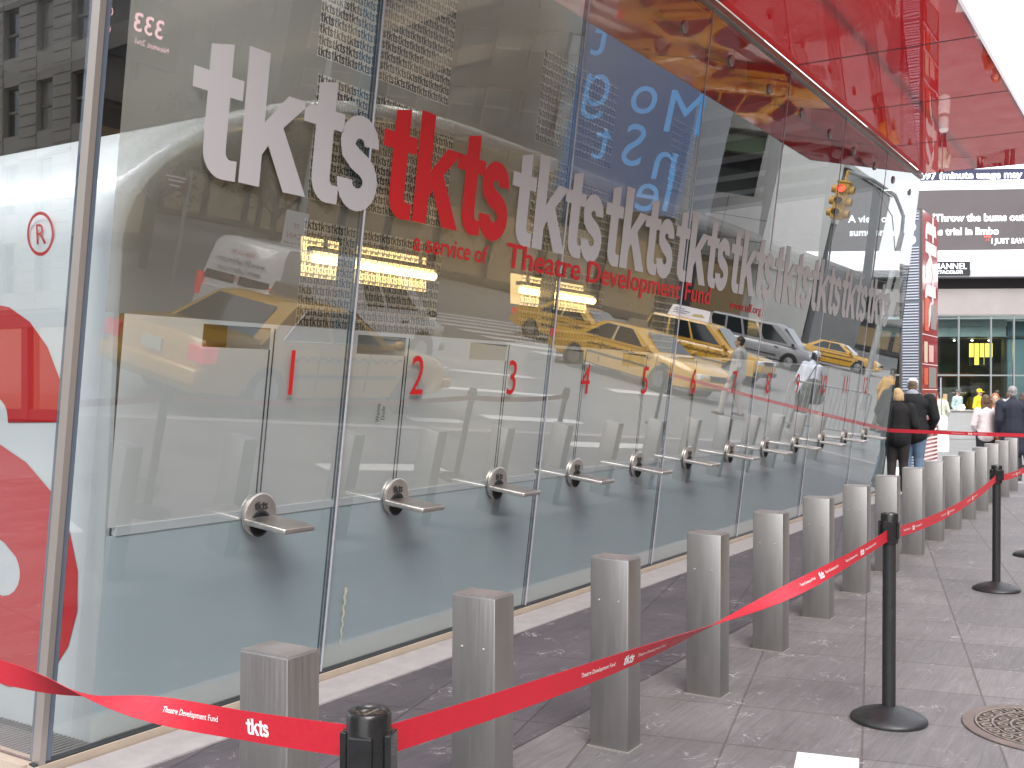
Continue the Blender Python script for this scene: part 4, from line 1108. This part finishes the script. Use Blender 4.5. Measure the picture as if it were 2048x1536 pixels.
# bank tower with a big blue screen
MS = facade_building("blue_screen_tower", "dark glass tower with a huge blue lettered screen on its front", 60, 65, -56, -20.4, 44, '-x', mat("navy_glass", (.022, .03, .05), .2, coat=.6), 9, 2.2, 2.6, 2.9, 6.0, 4.0, glass=M_cw3)
def onM(mb, name, m):
    o = mb.build(name, m, MS); o.matrix_parent_inverse = Matrix.Translation(-MS.location); return o
mb = MB(); mb.box(59.5, 60.1, -29, -20.4, 6.6, 24); sc_ = onM(mb, "blue_screen", mat("blue_led", (.01, .02, .05), .35, emit=(.03, .07, .16), es=.7, var=.3, vs_=.3))
mb = MB()
mf = lambda y0, z0: (lambda x, y: Vector((59.48, y0-x, z0+y)))
for row, z in (("Morg", 12.2), ("an St", 8.9), ("anley", 6.9)):
    pass
for ch_, y, z in (("M", -19.6, 11.6), ("o", -22.9, 12.5), ("\u0261", -26.3, 12.6), ("n", -20.7, 8.7), ("S", -23.1, 9.3), ("t", -25.6, 9.4), ("l", -20.6, 6.9), ("e", -21.4, 6.7), ("i", -24.0, 16.0), ("t", -27.2, 15.8), ("r", -21.6, 15.6)):
    text(mb, ch_, mf(y, z), 3.7, .0, 1.0)
q = mb.build("screen_lettering", lampmat("sky_blue_led", (.13, .40, .80), .55), MS); q.matrix_parent_inverse = Matrix.Translation(-MS.location)
# cream building with one large dark opening
CB = empty("cream_building", (82, -22, -.12), 0, "cream panelled building with one large dark window beside the blue screen tower", "building")
mb = MB()
def cb(m, x0, x1, y0, y1, z0, z1): m.box(x0-82, x1-82, y0+22, y1+22, z0, z1)
cb(mb, 75, 90, -34, -20.2, 15, 30); cb(mb, 75, 90, -34, -20.2, 5.5, 10.2); cb(mb, 75, 90, -34, -27, 10.2, 15); cb(mb, 75, 90, -21.6, -20.2, 10.2, 15); cb(mb, 77, 90, -27, -21.6, 10.2, 15); cb(mb, 76.2, 90, -34, -20.4, 0, 5.5)
mb.build("wall", M_cream, CB)
mb = MB()
for z in (7.0, 8.6, 16.4, 18.4, 20.4, 22.4): cb(mb, 74.985, 75, -34, -20.2, z, z+.05)
cb(mb, 74.985, 75, -23.6, -23.55, 5.5, 10.1); cb(mb, 74.985, 75, -25.2, -25.15, 15, 30); mb.build("panel_joint", mat("joint_grey", (.2, .2, .19), .7), CB)
mb = MB(); cb(mb, 76.6, 77.0, -27, -21.6, 10.2, 12.2); mb.build("window", mat("green_grey_glass", (.10, .125, .11), .12, coat=1), CB)
mb = MB(); cb(mb, 76.6, 77.0, -27, -21.6, 12.2, 13.4); mb.build("window", M_cw1, CB)
mb = MB(); cb(mb, 75.6, 77.0, -27, -21.6, 13.4, 14.6); mb.build("window_lintel", mat("pale_green", (.30, .40, .24), .5), CB)
mb = MB(); cb(mb, 75.9, 76.2, -33, -21, .4, 5.0); mb.build("shop_window", M_shop, CB)
# theatre with tall fins, and the far grey block
FT = empty("finned_building", (98, -26, -.12), 0, "low grey building with a row of tall pale fins under its roof", "building")
mb = MB(); mb.box(-7, 8, -10, 6.0, 0, 15.2); mb.build("wall", M_grey, FT)
for i in range(9):
    mb = MB(); y = -9.6+i*1.7; mb.hexa([Vector(v) for v in ((-8, y, 11.7), (-7.01, y, 11.2), (-7.01, y+.75, 11.2), (-8, y+.75, 11.7), (-7.7, y, 15.3), (-7.01, y, 15.3), (-7.01, y+.75, 15.3), (-7.7, y+.75, 15.3))]); mb.build("fin", M_cream, FT)
mb = MB(); mb.box(-7.9, 8.2, -10.2, 6.2, 15.3, 15.7); mb.box(-7.6, -6.9, -10, 6.1, 10.6, 11.1); mb.build("roof_slab", mat("pale_slab", (.6, .62, .58), .6), FT)
mb = MB(); mb.box(-7.06, -6.9, -9, 5.4, 1, 5.4); mb.box(-7.06, -6.9, -9, 5.4, 6.2, 9.6)
mb.build("window_band", M_cw3, FT)
facade_building("grey_building", "long grey office block closing the end of the street", 118, 136, -24, 22, 9.8, '-x', M_grey, 2, 2.6, 1.7, 3.2, 3.6, 2.7)
facade_building("east_building", "pale stone block behind the square, south of the junction", 44, 64, 22, 60, 26, '-x', M_lime, 6, 1.5, 2.2, 3.2, 4.6, 3.5)

# ------------------------------------------------------------------ street furniture across the road
M_pole = mat("pole_grey", (.38, .39, .39), .5, metal=.3)
sl_ = empty("street_lamp", (22.2, -14.2, -.12), 0, "tall grey street lamp with a curved arm and globe head across the road", "street lamp")
mb = MB(); mb.lathe([(0, 0), (.2, 0), (.18, .5), (.11, .8), (.07, 8.2), (0, 8.2)], 16); mb.build("pole", M_pole, sl_, smooth=40)
mb = MB(); mb.tube([(0, 0, 8.0), (-.15, .15, 8.7), (-.6, .5, 9.1), (-1.1, .9, 9.0), (-1.3, 1.05, 8.5)], .045, 8); mb.build("arm", M_pole, sl_, smooth=40)
mb = MB(); mb.lathe([(0, -.1), (.2, 0), (.32, .25), (.28, .5), (.12, .7), (.05, .85), (0, .85)], 20, c=(-1.3, 1.05, 7.8)); mb.build("lamp_head", mat("frosted_globe", (.75, .75, .72), .3), sl_, smooth=50)
sg = empty("street_sign", (17.6, -13.6, -.12), R(40), "grey sign post with a small dark red notice at its top", "street sign")
mb = MB(); mb.tube([(0, 0, 0), (0, 0, 3.0)], .05, 10); mb.build("pole", M_pole, sg, smooth=40)
mb = MB(); mb.box(-.62, .0, .05, .07, 2.45, 2.85); pn = mb.build("sign_panel", mat("sign_maroon", (.16, .03, .035), .4), sg)
mb = MB()
for z, a, b in ((2.75, -.55, -.08), (2.66, -.5, -.12), (2.54, -.44, -.2)): mb.quad((a, .073, z), (b, .073, z), (b, .073, z+.045), (a, .073, z+.045))
mb.build("sign_print", M_whitepr, pn)
nb = empty("notice_board", (20.2, -12.4, -.12), R(35), "narrow white notice with red words standing beside the parked van", "notice board")
mb = MB(); mb.box(-.3, .3, 0, .06, 1.1, 2.55); mb.build("panel", M_whitepr, nb)
mb = MB(); mb.tube([(0, .03, 0), (0, .03, 1.1)], .04, 8); mb.build("pole", M_pole, nb)
mb = MB(); rf2 = lambda z: (lambda x, y: Vector((-x, .064, z+y)))
text(mb, "IT", rf2(2.1), .2, .01, 1, 'CENTER'); text(mb, "CAN", rf2(1.85), .2, .01, 1, 'CENTER'); text(mb, "WAIT", rf2(1.6), .2, .01, 1, 'CENTER'); mb.build("lettering", mat("print_red", (.4, .05, .05), .5), nb)
tl = empty("traffic_light", (34.6, -.9, -.12), 0, "yellow traffic light showing red, hanging from a curved grey arm", "traffic light")
mb = MB(); mb.lathe([(0, -.12), (.17, -.12), (.15, .4), (.10, .6), (.075, 5.7), (0, 5.7)], 16); mb.build("pole", M_pole, tl, smooth=40)
HX, HY = -2.4, -1.4
mb = MB(); mb.tube([(0, 0, 5.6), (-.1, -.06, 6.2), (-.6, -.35, 6.75), (-1.5, -.9, 7.0), (HX, HY, 7.02)], .055, 10); mb.tube([(0, 0, 4.9), (-.5, -.3, 6.1), (-1.5, -.9, 6.95)], .02, 6); mb.build("arm", M_pole, tl, smooth=40)
M_ty = mat("signal_yellow", (.55, .34, .07), .5)
mb = MB(); mb.box(HX-.17, HX+.17, HY-.17, HY+.17, 5.58, 6.66); mb.box(HX-.2, HX+.2, HY-.2, HY+.2, 6.66, 6.72); mb.tube([(HX, HY, 6.7), (HX, HY, 7.05)], .05, 8); hb = mb.build("signal_head", M_ty, tl, bevel=.015)
for k, nme in enumerate(("green", "amber", "red")):
    z = 5.77+.35*k
    for dx, dy, ang in ((-1, 0, 0), (0, 1, 1), (0, -1, 2)):
        M = Matrix.Translation((HX+dx*.172, HY+dy*.172, z)) @ Vector((0, 0, 1)).rotation_difference(Vector((dx, dy, 0))).to_matrix().to_4x4()
        m = MB(); m.lathe([(0, 0), (.10, 0), (.10, .004), (0, .02)], 18, M=M)
        m.build("lens", M_redlamp if (nme == "red" and dx == -1) else M_trim, hb)
        m = MB(); n_ = 14; 
        rr = []
        for zz in (0, .16):
            rr.append([M @ Vector((.125*math.cos(a)*(1-.15*(zz > 0)), .125*math.sin(a), zz)) for a in [2*math.pi*q_/n_ for q_ in range(n_)]])
        m.loft(rr, False); m.build("visor", M_ty, hb, smooth=60)
# trees across the street
def make_tree(h, seed):
    rg = random.Random(seed); root = empty("street_tree")
    mb = MB(); mb.tube([(0, 0, 0), (.04, .02, h*.2), (.0, .05, h*.42), (.05, 0, h*.62)], [.13, .11, .09, .05], 10)
    limbs = []
    for k in range(9):
        a = rg.random()*6.28; z = h*(.33+.3*rg.random()); r = h*(.14+.14*rg.random()); e = Vector((r*math.cos(a), r*math.sin(a), z+h*(.12+.2*rg.random())))
        mb.tube([(0.02, .02, z), e*.5+Vector((0, 0, z*.5)), e], [.05, .035, .015], 6); limbs.append(e)
    mb.build("trunk", mat("bark", (.10, .085, .07), .9, var=.2, vs_=8), root, smooth=60)
    lf = MB()
    for e in limbs+[Vector((0, 0, h*.85))]:
        for _ in range(150):
            d = Vector((rg.gauss(0, 1), rg.gauss(0, 1), rg.gauss(0, .8))); d = d.normalized()*(rg.random()**.5)*h*.15
            c = e+d; s = .05+.06*rg.random(); a = Vector((rg.gauss(0, 1), rg.gauss(0, 1), rg.gauss(0, 1))).normalized(); b = a.orthogonal().normalized()
            lf.quad(c-a*s, c-b*s*.6, c+a*s, c+b*s*.6, rg.randrange(3))
    lf.build("crown", [mat("leaf_mid", (.06, .085, .025), .6), mat("leaf_dark", (.035, .055, .018), .6), mat("leaf_light", (.10, .12, .04), .6)], root)
    return root
tp = make_tree(5.2, 4)
for i, (x, y, rz, sc, lab) in enumerate([(20.5, -18.5, 0, 1, "thin leafy street tree in front of the green awning"), (26.5, -19.6, 2, 1.15, "larger street tree at the corner by the side street"), (9, -18.8, 4, .95, "small street tree near the red awning")]):
    t = tp if i == 0 else copy_tree(tp)
    t.location = (x, y, -.12); t.rotation_euler = (0, 0, rz); t.scale = (sc,)*3; tag(t, lab, "tree", "street trees across the road")
# steel crowd barrier
br = empty("crowd_barrier", (22.6, 1.35, 0), R(35), "grey steel crowd barrier standing on the pavement edge, mirrored near window 10", "barrier")
mb = MB(); mb.tube([(-1.1, 0, .12), (-1.1, 0, 1.05), (-1.0, 0, 1.1), (1.0, 0, 1.1), (1.1, 0, 1.05), (1.1, 0, .12)], .02, 8); mb.tube([(-1.1, 0, .2), (1.1, 0, .2)], .018, 8); mb.build("frame", M_pole, br, smooth=50)
mb = MB()
for k in range(18): mb.tube([(-1.0+k*2/17, 0, .2), (-1.0+k*2/17, 0, 1.1)], .008, 6)
mb.build("bars", M_pole, br)
mb = MB()
for x in (-.8, .8): mb.box(x-.03, x+.03, -.3, .3, .004, .02); mb.tube([(x, 0, .01), (x, 0, .22)], .02, 8)
mb.build("foot", M_pole, br)

# ------------------------------------------------------------------ people
def person(label, pos, rz, h=1.72, skin=(.55, .36, .27), top=(.02, .02, .022), pants=(.05, .05, .055), hair=(.1, .06, .03), hairstyle='short', shoe=(.03, .03, .03),
           arms=None, stride=0., lean=0., coat=False, cap=None, hood=None, headturn=0., girth=1., group=None, female=False, extras=(), sleeve=1.0):
    """one standing or walking figure facing local +y; arms = {side: (elbow, hand)} in metres for a 1.75 m figure"""
    k = h/1.75
    root = empty("person", pos, rz, label, "person", group)
    key = "%.2f_%.2f_%.2f" % tuple(skin)
    ms = mat("skin_"+key, skin, .55, var=.05, vs_=20)
    V = lambda x, y, z: Vector((x, y + lean*max(0, z-.9), z))*k
    sw = .185*girth if not female else .165*girth
    sh = {s: V(s*sw, -.01, 1.43) for s in (-1, 1)}
    hip = {s: V(s*.09, 0, .90) for s in (-1, 1)}
    knee = {s: V(s*.095, .05+s*stride*.20, .50) for s in (-1, 1)}
    ank = {s: V(s*.10, -.03+s*stride*.38, .09 + (.05 if s*stride < -.2 else 0)) for s in (-1, 1)}
    for s in (-1, 1):
        for d in (knee, ank): d[s].y -= (lean*max(0, d[s].z/k-.9))*k
    el, hd = {}, {}
    for s in (-1, 1):
        e, hh = (arms or {}).get(s, ((s*.25, -.04, 1.14), (s*.24, .10, .88)))
        el[s], hd[s] = V(*e), V(*hh)
    b = MB()
    b.caps(V(0, 0, .93), V(0, 0, 1.10), .145*k*girth, .125*k*girth); b.caps(V(0, 0, 1.12), V(0, -.01, 1.33), .125*k*girth, .14*k*girth)
    b.ell(V(0, -.01, 1.34), .175*k*girth, .11*k*girth, .13*k, 14)
    b.caps(V(0, -.015, 1.42), V(0, .005, 1.56), .062*k, .054*k)
    Hc = V(0, .02, 1.645); Rt = Matrix.Rotation(headturn, 3, 'Z')
    hp = lambda x, y, z: Hc + Rt @ (Vector((x, y, z))*k)
    b.ell(hp(0, -.005, .02), .074*k, .093*k, .105*k, 18, rot=Rt); b.ell(hp(0, .025, -.055), .055*k, .06*k, .062*k, 14, rot=Rt)
    b.caps(hp(0, .08, .005), hp(0, .105, -.025), .010*k, .016*k, 8); b.ell(hp(0, .08, -.062), .026*k, .013*k, .009*k, 8)
    for s in (-1, 1):
        b.ell(hp(s*.078, -.005, -.005), .012*k, .022*k, .032*k, 8); b.ell(hp(s*.03, .082, .022), .022*k, .012*k, .009*k, 8)
        b.caps(sh[s], el[s], .05*k*girth, .04*k); b.caps(el[s], hd[s], .04*k, .027*k)
        b.caps(hip[s], knee[s], .082*k*girth, .055*k); b.caps(knee[s], ank[s], .054*k, .036*k)
        # hand: palm, four bent fingers, thumb from the side of the palm
        d = (hd[s]-el[s]).normalized(); sd = Vector((0, 1, 0)); sd = (sd-d*sd.dot(d)).normalized(); nn = d.cross(sd)*(-s)
        pc = hd[s]+d*.045*k
        b.caps(hd[s], hd[s]+d*.075*k, .026*k, .030*k, 10); b.caps(hd[s]+d*.07*k-sd*.018*k, hd[s]+d*.07*k+sd*.018*k, .018*k, .018*k, 8)
        for i, ln in enumerate((.062, .074, .070, .055)):
            r0 = hd[s]+d*.085*k+sd*(.03-.02*i)*k; r1 = r0+d*ln*.55*k+nn*.012*k; r2 = r1+d*ln*.45*k+nn*.03*k
            b.caps(r0, r1, .0095*k, .009*k, 6); b.caps(r1, r2, .009*k, .0075*k, 6)
        r0 = hd[s]+d*.03*k+sd*.026*k; r1 = r0+(d*.6+sd*.75)*.04*k; b.caps(r0, r1, .013*k, .011*k, 6); b.caps(r1, r1+d*.03*k+nn*.008*k, .011*k, .009*k, 6)
        b.caps(ank[s], ank[s]+Vector((0, .12, -.055))*k, .038*k, .03*k, 8)
    b.build("body", ms, root, remesh=.0095*k, sm_it=2)
    mt = mat("cloth_%.2f_%.2f_%.2f" % tuple(top), top, .85, var=.15, vs_=9, bump=.3, bs=14)
    mp = mat("trousers_%.2f_%.2f_%.2f" % tuple(pants), pants, .85, var=.15, vs_=9, bump=.35, bs=12)
    g = girth
    j = MB(); zb = .52 if coat else .86
    j.caps(V(0, -.005, .95), V(0, -.01, 1.2), .175*k*g, .155*k*g); j.caps(V(0, -.01, 1.2), V(0, -.015, 1.36), .16*k*g, .155*k*g)
    j.ell(V(0, -.012, 1.37), (sw+.045)*k, .135*k*g, .135*k, 16); j.caps(V(0, -.02, 1.44), V(0, -.012, 1.515), .085*k, .068*k)
    if coat:
        for s in (-1, 1): j.caps(V(s*.06, 0, .98), V(s*.075, .0, zb+.06), .145*k, .15*k); 
        j.caps(V(0, 0, .9), V(0, -.01, zb+.06), .15*k, .16*k)
    else:
        for s in (-1, 1): j.caps(V(s*.05, 0, .97), V(s*.055, -.005, .90), .145*k*g, .135*k*g)
    for s in (-1, 1):
        j.caps(sh[s], el[s], .078*k*g, .062*k*g); j.caps(el[s], el[s].lerp(hd[s], .94*sleeve if sleeve > .3 else .04), .062*k*g, .048*k if sleeve > .3 else .055*k)
    j.build("coat" if coat else "jacket", mt, root, remesh=.014, sm_it=3)
    t = MB()
    for s in (-1, 1):
        t.caps(hip[s]+Vector((0, 0, .06))*k, knee[s], .112*k*g, .082*k); t.caps(knee[s], ank[s]+Vector((0, -.01, -.02))*k, .082*k, .062*k)
    t.caps(V(-.05, 0, .93), V(.05, 0, .93), .125*k*g, .125*k*g)
    t.build("trousers", mp, root, remesh=.013, sm_it=2)
    msh = mat("shoe_%.2f" % shoe[0], shoe, .5)
    for s in (-1, 1):
        f = MB(); a = ank[s]; z0 = a.z-.09*k
        prof = [(-.09, .03, .055), (-.07, .042, .09), (0, .044, .085), (.09, .05, .06), (.15, .045, .05), (.185, .025, .03)]
        f.loft([[Vector((a.x+x_*k, a.y+y_*k, z0+z_*k)) for x_, z_ in ((-w_, .004), (w_, .004), (w_, hh*.6), (w_*.6, hh), (-w_*.6, hh), (-w_, hh*.6))] for y_, w_, hh in prof])
        f.build("shoe", msh, root, smooth=60)
    if hairstyle:
        mh = mat("hair_%.2f_%.2f" % (hair[0], hair[1]), hair, .5, var=.35, vs_=40, bump=.4, bs=60, stretch=(3, 3, .6))
        q = MB()
        q.ell(hp(0, -.02, .045), .086*k, .098*k, .092*k, 16, rot=Rt)
        if hairstyle in ('bob', 'long'):
            q.ell(hp(0, -.045, -.01), .098*k, .075*k, .105*k, 14, rot=Rt)
            for s in (-1, 1): q.caps(hp(s*.07, -.01, .04), hp(s*.082, -.02, -.07), .03*k, .026*k, 10)
        if hairstyle == 'long':
            for i in range(6):
                x_ = -.075+.03*i; q.caps(hp(x_, -.06, .0), hp(x_*1.15, -.10, -.30-.03*((i*3) % 4)), .036*k, .018*k, 10)
        if hairstyle == 'short':
            q.ell(hp(0, -.05, -.015), .078*k, .055*k, .07*k, 12, rot=Rt)
        q.build("hair", mh, root, remesh=.0095*k, sm_it=1)
    if cap:
        c = MB()
        rings = []
        for r, z in ((.096, .02), (.098, .06), (.088, .10), (.06, .128), (.02, .138)):
            rings.append([hp(r*.9*math.cos(a), -.012+r*math.sin(a), z) for a in [2*math.pi*i/24 for i in range(24)]])
        c.loft(rings)
        if cap[1]:
            br_ = [[hp(.075*math.cos(a), .055+.03*math.sin(a)+o*(.09), .03-.012*o+zz) for a in [math.pi*i/12 for i in range(13)]] for o, zz in ((0, 0), (1, 0))]
            pts = br_[0]+br_[1][::-1]; n_ = len(pts)
            c.add(pts+[p+Vector((0, 0, .008)) for p in pts], [tuple(range(n_-1, -1, -1)), tuple(range(n_, 2*n_))]+[(i, (i+1) % n_, n_+(i+1) % n_, n_+i) for i in range(n_)])
        c.build("cap", mat("cap_%.2f_%.2f_%.2f" % tuple(cap[0]), cap[0], .8, bump=.2, bs=60), root, smooth=50)
    if hood:
        c = MB(); c.ell(hp(0, -.085, -.13), .10*k, .075*k, .09*k, 14); c.caps(hp(-.085, -.03, -.15), hp(.085, -.03, -.15), .055*k, .055*k); c.ell(hp(0, .02, -.17), .1*k, .07*k, .05*k, 12)
        c.build("hood", mat("hood_grey", hood, .9, bump=.2, bs=50), root, remesh=.011, sm_it=2)
    for e in extras: e(root, k, V, hd, el, sh)
    return root
def shoulder_bag(col, s=1, big=False):
    def f(root, k, V, hd, el, sh):
        m = MB(); w_, hh, dd = (.19, .30, .11) if not big else (.30, .34, .2)
        c = V(s*(.25 if not big else .3), -.06, .92 if not big else .95)
        m.ell(c, dd*k*.9, w_*k, hh*k*.75, 14); m.caps(c+Vector((0, -w_*.6, -hh*.45))*k, c+Vector((0, w_*.6, -hh*.45))*k, dd*.8*k, dd*.8*k)
        b = m.build("bag", mat("bag_%.2f_%.2f" % col[:2], col, .6, var=.3, vs_=12), root, remesh=.014, sm_it=2)
        t = MB(); t.tube([c+Vector((0, -w_*.7, hh*.5))*k, sh[s]+Vector((0, -.06, .07))*k, sh[s]+Vector((0, .06, .07))*k, c+Vector((0, w_*.7, hh*.5))*k], .012*k, 6); t.build("strap", mat("bag_%.2f_%.2f" % col[:2], col, .6), b)
    return f
FWD = R(-90+10)
person("blonde woman in black jacket and dark trousers standing at the far end of the glass", (17.62, 3.84, 0), FWD, 1.62, hair=(.72, .50, .27), hairstyle='bob', top=(.012, .012, .014), pants=(.03, .026, .027), girth=1.25, female=True, arms={-1: ((-.29, -.02, 1.14), (-.18, .16, .98)), 1: ((.29, -.02, 1.14), (.18, .16, .98))})
person("man in white cap, grey hood, black jacket and jeans beside the blonde woman", (18.15, 3.72, 0), FWD, 1.78, hair=(.2, .15, .1), hairstyle='short', top=(.012, .013, .016), pants=(.13, .2, .30), girth=1.36, cap=((.78, .79, .85), 0), hood=(.42, .43, .49), arms={-1: ((-.31, 0, 1.15), (-.22, .18, 1.0)), 1: ((.33, 0, 1.15), (.27, .14, .93))})
person("woman with long brown hair in a white top and black trousers facing the storefront", (22.75, 3.28, -.12), R(-70), 1.63, hair=(.10, .05, .03), hairstyle='long', top=(.72, .64, .65), pants=(.02, .02, .022), female=True, arms={-1: ((-.25, 0, 1.14), (-.2, .18, .98)), 1: ((.25, -.02, 1.14), (.2, .12, .92))}, extras=(shoulder_bag((.30, .10, .04)),))
person("grey haired man in a long dark navy coat seen from behind", (22.6, 2.78, -.12), R(-72), 1.80, hair=(.27, .26, .26), hairstyle='short', top=(.018, .022, .038), pants=(.02, .02, .03), coat=True, girth=1.15)
person("auburn haired woman in brown, half hidden beside the man in the navy coat", (25.0, 3.42, -.12), R(100), 1.66, hair=(.35, .13, .05), hairstyle='bob', top=(.25, .12, .07), pants=(.03, .03, .03), female=True)
person("server in a white shirt and dark cap behind the grey counter", (44.9, 7.5, -.12), R(150), 1.76, hair=(.1, .08, .06), top=(.72, .77, .8), pants=(.05, .05, .06), cap=((.12, .12, .14), 1))
person("man in a yellow cap and yellow shirt behind the long haired woman", (41.1, 6.15, -.12), R(160), 1.78, hair=(.1, .06, .04), top=(.85, .58, .03), pants=(.05, .05, .06), cap=((.9, .65, .02), 1))
person("person in a pale waistcoat with green stripes standing beside the red sign tower", (35.0, 6.35, -.12), R(-60), 1.66, hair=(.05, .04, .03), top=(.55, .56, .48), pants=(.05, .05, .06), girth=.95)
person("passer-by in a dark red coat standing beyond the navy coated man", (26.5, 3.05, -.12), R(-50), 1.66, hair=(.06, .03, .03), hairstyle='long', top=(.12, .03, .035), pants=(.02, .02, .022), female=True)
person("customer in a dark hooded jacket waiting at the storefront counter", (42.5, 5.75, -.12), R(-60), 1.74, hair=(.04, .03, .03), top=(.05, .05, .06), pants=(.03, .03, .04))
person("customer in a light grey jacket between the yellow cap and the navy coat", (40.2, 5.05, -.12), R(-70), 1.70, hair=(.12, .07, .04), top=(.42, .40, .40), pants=(.04, .04, .05), female=True, hairstyle='bob')
# people mirrored in the glass
person("man in a loose pale grey shirt and khaki trousers walking, mirrored by window 7", (23.0, -.9, -.12), R(165), 1.80, hair=(.05, .04, .03), top=(.52, .51, .48), pants=(.50, .46, .40), stride=.55, lean=.12, girth=1.1)
person("man in white cap and T-shirt with a bulky dark bag, mirrored by window 9", (22.7, .75, 0), R(-60), 1.74, skin=(.3, .18, .12), hair=(.02, .02, .02), top=(.68, .72, .82), pants=(.10, .11, .09), cap=((.8, .82, .88), 1), lean=.14, sleeve=.1, girth=1.1, extras=(shoulder_bag((.03, .045, .032), -1, True),))
person("person in an ochre jacket over a long dark skirt, mirrored near the glass end", (28.4, 1.15, -.12), R(-60), 1.68, hair=(.05, .04, .03), top=(.50, .28, .06), pants=(.12, .12, .11), coat=False, lean=.15)
